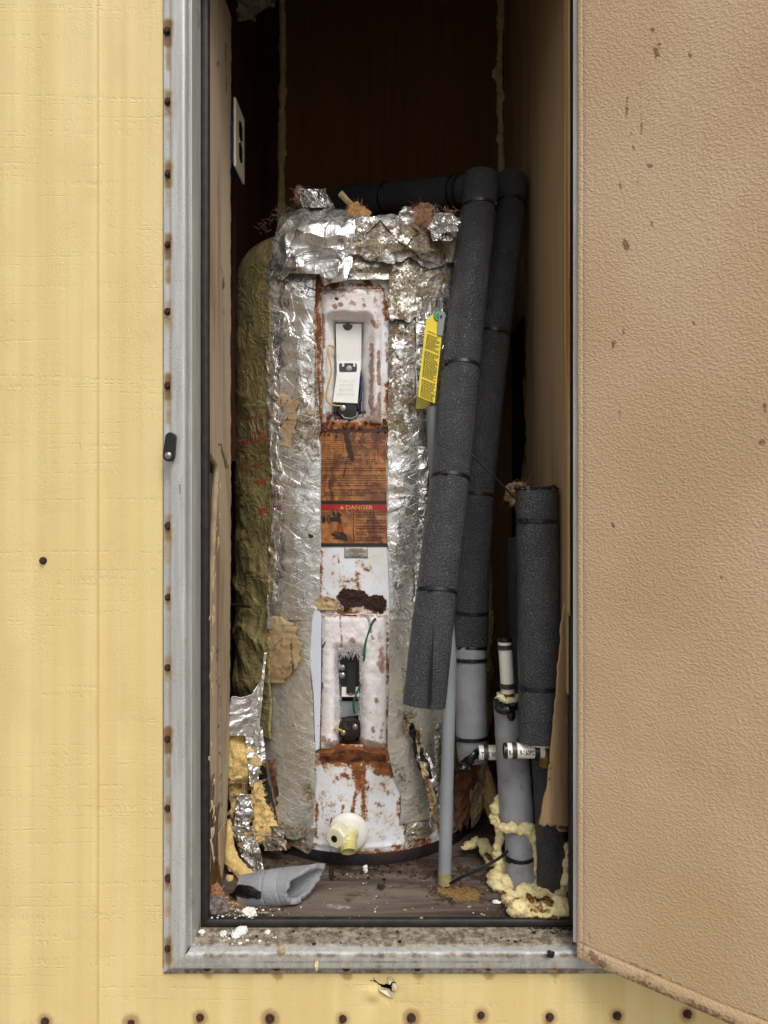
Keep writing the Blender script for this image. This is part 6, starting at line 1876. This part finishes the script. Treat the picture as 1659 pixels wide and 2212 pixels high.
b = MB()
top = P(1098, 1522, 1.215)
b.blob(top + np.array([0, 0, 0.002]), (0.026, 0.026, 0.011), 0.25, 2.0, 2, 4)
b.tube(smooth_pts([(1072, 1512, 1.20), (1075, 1530, 1.186), (1090, 1536, 1.182), (1105, 1530, 1.183), (1122, 1522, 1.195), (1130, 1512, 1.205)], 40), np.interp(np.linspace(0, 1, 40), [0, .3, .6, 1], [0.005, 0.0075, 0.006, 0.006]), 12, True, 0.003, 90, 4)
b.tube(smooth_pts([(1103, 1530, 1.184), (1106, 1545, 1.1845), (1105, 1556, 1.186)], 12), [0.006] * 6 + [0.0065] * 4 + [0.004] * 2, 12, True, 0.002, 120, 5, squash=(1, 0.6))
b.build('black_tar', MAT['tar'], gp_)
b = MB()
for k in range(26):
    a = random.uniform(0, 6.28)
    b.blob(top + np.array([0.016 * math.cos(a), 0.016 * math.sin(a), 0.011 + random.uniform(-0.002, 0.003)]), np.array([0.007, 0.007, 0.005]) * random.uniform(0.6, 1.2), 0.4, 2.2, k, 2)
b.build('foam_collar', simple('pale_foam_crumbs', lin(232, 222, 176), 0.8, 0, 0.15, 120, 0.5, 260), gp_)
q4 = axis_pts([(1097, 1496, 1.213), (1094, 1440, 1.213), (1090, 1384, 1.213)], 20)
MB().tube(q4, 0.0118, 32, True).build('pipe_stub', MAT['pex'], gp_)
MB().tube(axis_pts([(1099, 1512, 1.213), (1098, 1490, 1.213)], 6), 0.0098, 28, True).build('brass_nipple', MAT['brass'], gp_)
MB().tube(axis_pts([(1096.5, 1486, 1.213), (1096, 1475, 1.213)], 5), 0.0134, 32, True, 0.0006, 200).build('crimp_ring', MAT['crimp'], gp_)
MB().tube(axis_pts([(1091, 1402, 1.213), (1090.5, 1392, 1.213)], 5), 0.0129, 32, True, 0.0005, 200).build('crimp_ring', MAT['crimp'], gp_)
MB().lathe(P(1090, 1386, 1.213), (0, 0, 1), [(0, 0.0122), (0.003, 0.0126), (0.0068, 0.0122), (0.0078, 0.009), (0.0078, 0.0)], 30).build('end_cap', MAT['black_pl'], gp_)

# thin grey conduit from the relief valve to the floor
cd = thing('drain_conduit', P(960, 1908, 1.205), 'thin bare grey conduit standing on the floor with a yellow-stained foot', 'pipe')
cq = axis_pts([(960, 1909, 1.206), (968, 1600, 1.235), (973, 1420, 1.245), (938, 1000, 1.262), (934, 880, 1.266)], 60)
MB().tube(cq, 0.0112, 32, True).build('tube', MAT['pvc'], cd)
MB().tube(axis_pts([(960, 1910, 1.206), (960.6, 1884, 1.2085)], 8), 0.0116, 32, True, 0.0004, 200).build('stained_foot', MAT['pvc_foot'], cd)

# loose black strap between pipes
sp = thing('black_strap', P(1110, 1075, 1.18), 'thin black strap stretched from behind the foremost pipe to the stout right pipe', 'strap')
MB().tube(smooth_pts([(1008, 972, 1.26), (1022, 986, 1.258), (1065, 1026, 1.23), (1110, 1074, 1.16)], 30), 0.0019, 8, True, squash=(1, 0.6)).build('strap', MAT['tie'], sp)

# ---------------------------------------------------------------- spray foam in the right corner
sf = thing('spray_foam', P(1150, 1930, 1.16), 'lumpy yellow spray foam heaped round the pipes in the right corner of the floor', 'spray foam')


def foam_lump(name, balls, seed, dirt=()):
    b = MB()
    for k, (u, v, d, r, s) in enumerate(balls):
        b.blob(P(u, v, d), np.array([r, r * 0.85, r * s]), 0.22, 1.8, seed + k, 4, 4)
    me = bpy.data.meshes.new('tmp')
    me.from_pydata(np.concatenate(b.v).tolist(), [], b.f)
    o = bpy.data.objects.new('tmp', me)
    link(o)
    m = o.modifiers.new('r', 'REMESH'); m.mode = 'VOXEL'; m.voxel_size = 0.0022
    dg = bpy.context.evaluated_depsgraph_get(); dg.update()
    m2 = bpy.data.meshes.new_from_object(o.evaluated_get(dg))
    v = np.array([q.co[:] for q in m2.vertices])
    nrm_ = np.array([q.normal[:] for q in m2.vertices])
    f = [tuple(p.vertices) for p in m2.polygons]
    bpy.data.objects.remove(o); bpy.data.meshes.remove(me); bpy.data.meshes.remove(m2)
    v = v + nrm_ * (0.0042 * fbm(v * 70, 4, seed) + 0.0034 * (ridge(v * 100, 3, seed) - 0.6))[:, None]
    U, V = proj(v)
    z = np.zeros(len(v))
    return mesh_obj(name, v, f, MAT['spray'], sf, attrs={'dirt': paint(U, V, dirt) if len(dirt) else z})


rs_ = random.Random(11)
flr_ = lambda v: 0.6315 * F / (v - VY)
hp_poly = np.array([(1066, 1880), (1090, 1895), (1128, 1900), (1160, 1912), (1200, 1930), (1226, 1915), (1228, 1984), (1130, 1986), (1100, 1965), (1080, 1935), (1060, 1912)], float)
heap = []
while len(heap) < 46:
    u, v = rs_.uniform(1058, 1228), rs_.uniform(1878, 1988)
    if inpoly(np.array([u]), np.array([v]), hp_poly)[0]:
        r_ = rs_.uniform(0.009, 0.0175)
        heap.append((u, v - 12 * r_ / 0.015, flr_(v), r_, rs_.uniform(0.6, 1.0)))
heap += [(1075, 1900, 1.205, 0.017, 0.9), (1082, 1868, 1.215, 0.014, 1.1), (1222, 1905, 1.155, 0.010, 1.5), (1222, 1868, 1.16, 0.009, 1.7), (1223, 1835, 1.165, 0.007, 1.7), (1118, 1962, 1.118, 0.017, 0.8), (1150, 1970, 1.112, 0.014, 0.7), (1208, 1960, 1.115, 0.018, 0.9), (1180, 1970, 1.112, 0.012, 0.7)]
foam_lump('foam_heap', heap, 3, soft([(1080, 1935, 1225, 1952, 40, 0.42), (1110, 1938, 1190, 1952, 12, 0.6), (1150, 1965, 1185, 1968, 12, 0.7), (1110, 1985, 1220, 1986, 8, 0.8), (1070, 1925, 1090, 1930, 9, 0.7), (1180, 1945, 1190, 1950, 12, 1.1), (1140, 1935, 1150, 1945, 10, 0.9), (1195, 1980, 1225, 1984, 9, 0.8), (1100, 1982, 1130, 1990, 8, 0.7), (1120, 1955, 1180, 1958, 12, 0.6)], 1.5, 0.9))
coll = [(1078 + 4 * math.sin(k), 1780 + 12 * k, 1.214, 0.0085, 1.0) for k in range(8)] + [(1085 + 10 * k, 1786 + 3.5 * math.sin(k * 2) + (6 if k in (3, 4) else 0), 1.190 - 0.010 * math.sin(k / 7 * math.pi), 0.0082, 0.9) for k in range(8)] + [(1157 + 1.5 * math.sin(k * 3), 1796 + 13 * k, 1.188, 0.0075, 1.1) for k in range(9)] + [(1072, 1745, 1.225, 0.011, 1.1), (1070, 1768, 1.225, 0.011, 1.0), (1078, 1725, 1.228, 0.008, 1.1), (1150, 1808, 1.183, 0.008, 1.3), (1142, 1800, 1.18, 0.007, 1.0)]
foam_lump('foam_collar', coll, 40, [(1160, 1880, 1156, 1900, 6, 0.4)])
foam_lump('foam_bits', [(1015, 1825, 1.30, 0.012, 0.5), (1030, 1815, 1.31, 0.010, 0.5), (1045, 1822, 1.29, 0.012, 0.7), (1002, 1832, 1.29, 0.008, 0.5), (1055, 1840, 1.28, 0.016, 0.8), (1062, 1858, 1.265, 0.014, 0.8)], 70, [(1050, 1845, 1065, 1860, 14, 0.75)])

# ---------------------------------------------------------------- outlet on the left wall
ot = thing('power_outlet', (-0.297, 0.24, 0.67), 'ivory power outlet on a blue box behind the tan board of the left wall', 'outlet')
ya, yb, za, zb_ = 0.199, 0.272, 0.6135, 0.7365
b = MB()
b.span(-0.294, -0.2895, ya, yb, za, zb_)
b.build('cover_plate', MAT['ivory'], ot, smooth=False, bevel=0.002)
MB().span(-0.325, -0.2945, ya + 0.006, yb - 0.008, za + 0.008, zb_ - 0.012).build('outlet_box', MAT['blue'], ot, smooth=False, bevel=0.001)
for zc_ in (0.695, 0.655):
    th_ = np.linspace(0, 2 * np.pi, 28, endpoint=False)
    oy, oz = 0.0165 * np.clip(np.cos(th_) * 1.0, -0.8, 0.8), 0.0168 * np.sin(th_)
    fr_ = np.stack([0 * th_ - 0.2885, (ya + yb) / 2 + oy, zc_ + oz], -1)
    so = MB().slab(fr_, fr_ - np.array([0.003, 0, 0])).build('socket_face', MAT['black_pl'], ot, smooth=False)
MB().lathe((-0.2895, (ya + yb) / 2, 0.675), (1, 0, 0), [(0, 0.003), (0.001, 0.0028), (0.0012, 0.0)], 14).build('plate_screw', MAT['steel'], ot)
MB().lathe(P(495, 268, 1.262), (0.8, -0.6, 0), [(0, 0.004), (0.002, 0.004), (0.004, 0.002), (0.0045, 0)], 14).build('mounting_screw', MAT['steel'], ot)

# wire end poking from behind the board
we = thing('black_wire_end', P(512, 1308, 1.27), 'short black wire end poking out from behind the left board', 'wire')
MB().tube(smooth_pts([(492, 1303, 1.285), (510, 1307, 1.275), (541, 1311, 1.262)], 14), 0.0026, 10, True).build('wire', MAT['tie'], we)

# ---------------------------------------------------------------- loose things on floor and sill
cf = thing('cut_foam_sleeve', P(640, 1940, 1.14), 'cut-off piece of grey pipe foam lying on the floor with a split open end', 'pipe insulation')
q5 = axis_pts([(528, 1926, 1.172), (590, 1917, 1.155), (650, 1910, 1.145), (700, 1900, 1.14)], 60)
n5 = 64
tq = np.linspace(0, 1, 60)
th5 = np.linspace(0, 2 * np.pi, n5)
tg5 = (q5[-1] - q5[0]) / np.linalg.norm(q5[-1] - q5[0])
up5 = np.cross(tg5, np.array([0, 1.0, 0])); up5 /= np.linalg.norm(up5)
if up5[2] < 0: up5 = -up5
fw5 = np.cross(tg5, up5)
if fw5[1] > 0: fw5 = -fw5
R5 = np.interp(tq, [0, 0.35, 1], [0.0255, 0.0275, 0.0290])
TT, HH = np.meshgrid(tq, th5, indexing='ij')
# the far end is cut on a slant and gapes towards the viewer
endt = 1 - 0.34 * (0.5 + 0.5 * np.cos(HH + 0.35)) - 0.13 * (0.5 + 0.5 * fbm(np.stack([np.cos(HH) * 3.2, np.sin(HH) * 3.2, 0 * HH], -1), 4, 6))
Tm = TT * endt
cen = np.stack([np.interp(Tm, tq, q5[:, i]) for i in range(3)], -1)
for (rr5, fl_, nm) in ((1.0, False, 'outer'), (0.66, True, 'inner')):
    rad = np.interp(Tm, tq, R5) * rr5 * (1 + 0.02 * fbm(np.stack([Tm * 6, np.cos(HH), np.sin(HH)], -1), 3, 3))
    rad = rad - (0.0012 * np.exp(-((Tm - 0.33) / 0.012) ** 2) + 0.001 * np.exp(-((Tm - 0.52) / 0.01) ** 2)) * (1 - fl_)
    sq = 1 - 0.22 * sstep(0.5, 1.0, Tm)
    XY = cen + (np.cos(HH)[..., None] * fw5 * (2 - sq)[..., None] + np.sin(HH)[..., None] * up5 * sq[..., None]) * rad[..., None]
    if not fl_: outer5 = XY
    else: inner5 = XY
both = np.concatenate([outer5, inner5[::-1]], 0)
grid_obj('sleeve', both, MAT['greyfoam'], cf, flip=True)
b = MB()
for k in range(9):
    a = smooth_pts([(500 + random.uniform(-5, 5), 1935 + random.uniform(-6, 8), 1.158), (515 + random.uniform(-4, 4), 1915 + k * 2.2, 1.148), (540, 1918 + k * 2.2, 1.136), (563, 1930 + k * 1.0, 1.130)], 24)
    b.tube(a, np.interp(np.linspace(0, 1, 24), [0, .5, 1], [0.0012, 0.0042, 0.002]), 8, True, 0.002, 120, k)
b.build('melted_black_tape', MAT['tar'], cf)
b = MB()
b.blob(P(716, 1889, 1.128), (0.004, 0.006, 0.010), 0.4, 2, 3, 3)
b.build('charred_edge', MAT['soot'], cf)


def chip(name, u, v, d, r, seed, mat, label, cat='chip', group=None):
    group = group or ('plaster chips on sill and floor' if mat == 'plaster' else None)
    b = MB()
    b.blob(P(u, v, d), r, 0.55, 1.6, seed, 3, 2)
    o = b.build(name, MAT[mat], None, smooth=False)
    return setp(o, label, cat, group)


zs_ = lambda v, zf: zf * F / (VY - v)        # distance of a point standing on level zf seen at row v
sill = lambda v: 0.6432 * F / (v - VY)
flr = lambda v: 0.6315 * F / (v - VY)
chip('plaster_chip', 520, 2011, sill(2020), (0.0095, 0.006, 0.0075), 1, 'plaster', 'largest white plaster chip, lying on the sill below the foam offcut')
chip('plaster_chip', 510, 2020, sill(2026), (0.0068, 0.005, 0.0042), 2, 'plaster', 'flat white plaster chip leaning on the largest one on the sill', )
chip('plaster_chip', 538, 1970, flr(1978), (0.0105, 0.006, 0.0065), 3, 'plaster', 'blocky white plaster chip on the floor in front of the foam offcut')
chip('plaster_chip', 482, 2017, sill(2022), (0.0045, 0.004, 0.0042), 4, 'plaster', 'small white chip on the sill, left of the largest plaster chip')
chip('plaster_chip', 436, 2013, sill(2018), (0.0048, 0.004, 0.0036), 5, 'plaster', 'small white chip in the left corner of the sill')
chip('plaster_chip', 578, 2014, sill(2019), (0.0042, 0.003, 0.0034), 6, 'plaster', 'small white chip on the sill, right of the largest plaster chip')
chip('plaster_chip', 608, 2052, sill(2054), (0.0052, 0.003, 0.006), 8, 'kraft', 'tan flake stuck on the rounded front of the sill', 'flake')
chip('plaster_chip', 789, 1877, flr(1884), (0.0042, 0.003, 0.0062), 9, 'plaster', 'lone white chip on the floor in front of the drain valve')
chip('plaster_chip', 1073, 1949, flr(1953), (0.0072, 0.004, 0.0026), 10, 'plaster', 'flat white flake on the floor beside the spray foam')
chip('foam_string', 684, 2086, 1.036, (0.0028, 0.002, 0.0075), 11, 'spray', 'small tan fluff hanging from the lower lip of the sill', 'fluff')
chip('mud_lump', 1190, 2061, 1.030, (0.0052, 0.003, 0.005), 12, 'soot', 'dark mud lump stuck on the sill near the door', 'mud')
chip('soot_lump', 823, 1915, flr(1921), (0.006, 0.005, 0.0036), 13, 'soot', 'black sooty tuft on the middle of the floor', 'soot')
pcs = [('plaster', [(random.gauss(505, 40), random.gauss(2024, 9), 's') for k in range(110)] + [(random.gauss(510, 40), random.gauss(1972, 8), 'f') for k in range(90)] + [(random.uniform(560, 1180), random.uniform(1880, 1985), 'f') for k in range(40)]),
       ('kraft', [(random.gauss(490, 30), random.gauss(1955, 14), 'f') for k in range(120)] + [(random.uniform(600, 1050), random.uniform(1890, 1985), 'f') for k in range(40)]),
       ('soot', [(random.gauss(1110, 30), random.gauss(1968, 10), 'f') for k in range(80)] + [(random.uniform(560, 1060), random.gauss(1885, 14), 'f') for k in range(160)] + [(random.gauss(1195, 26), random.gauss(2006, 5), 's') for k in range(70)] + [(random.uniform(450, 1235), random.uniform(2004, 2040), 's') for k in range(60)])]
for mt, lst in pcs:
    b = MB()
    for k, (u, v, w_) in enumerate(lst if mt != 'plaster' else lst[::2]):
        if w_ == 's': v = min(max(v, 2006), 2040); d = sill(v)
        else: v = min(v, 1984); d = flr(v)
        s_ = 0.0007 + 0.0022 * random.random() ** 3
        b.blob(P(u, v, d) + np.array([0, 0, s_ * 0.4]), (s_ * random.uniform(0.7, 1.6), s_, s_ * 0.7), 0.5, 1.7, k, 1)
    o = b.build({'plaster': 'plaster_crumbs', 'kraft': 'wood_crumbs', 'soot': 'dirt_crumbs'}[mt], MAT[mt], None, smooth=False)
    o['kind'] = 'stuff'
    o['label'] = {'plaster': 'white plaster crumbs scattered over sill and floor', 'kraft': 'tan wood and paper crumbs on the closet floor', 'soot': 'dark dirt crumbs along floor and sill'}[mt]
# grey lint heap in the left floor corner
wl = thing('lint_heap', P(465, 1955, 1.14), 'grey and orange lint heap in the left corner of the floor', 'debris')
wool('lint', P(466, 1960, flr(1972)), (0.020, 0.012, 0.016), simple('grey_lint', lin(128, 118, 112), 0.95, 0, 0.4, 120, 0.9, 260, (lin(90, 64, 50), 90, 0.5, 0.6)), 41, 0.5, parent=wl)
wool('wood_dust', P(464, 1940, flr(1955)), (0.014, 0.010, 0.020), simple('orange_wood_dust', lin(178, 128, 92), 0.95, 0, 0.4, 160, 0.9, 260), 43, 0.5, parent=wl)
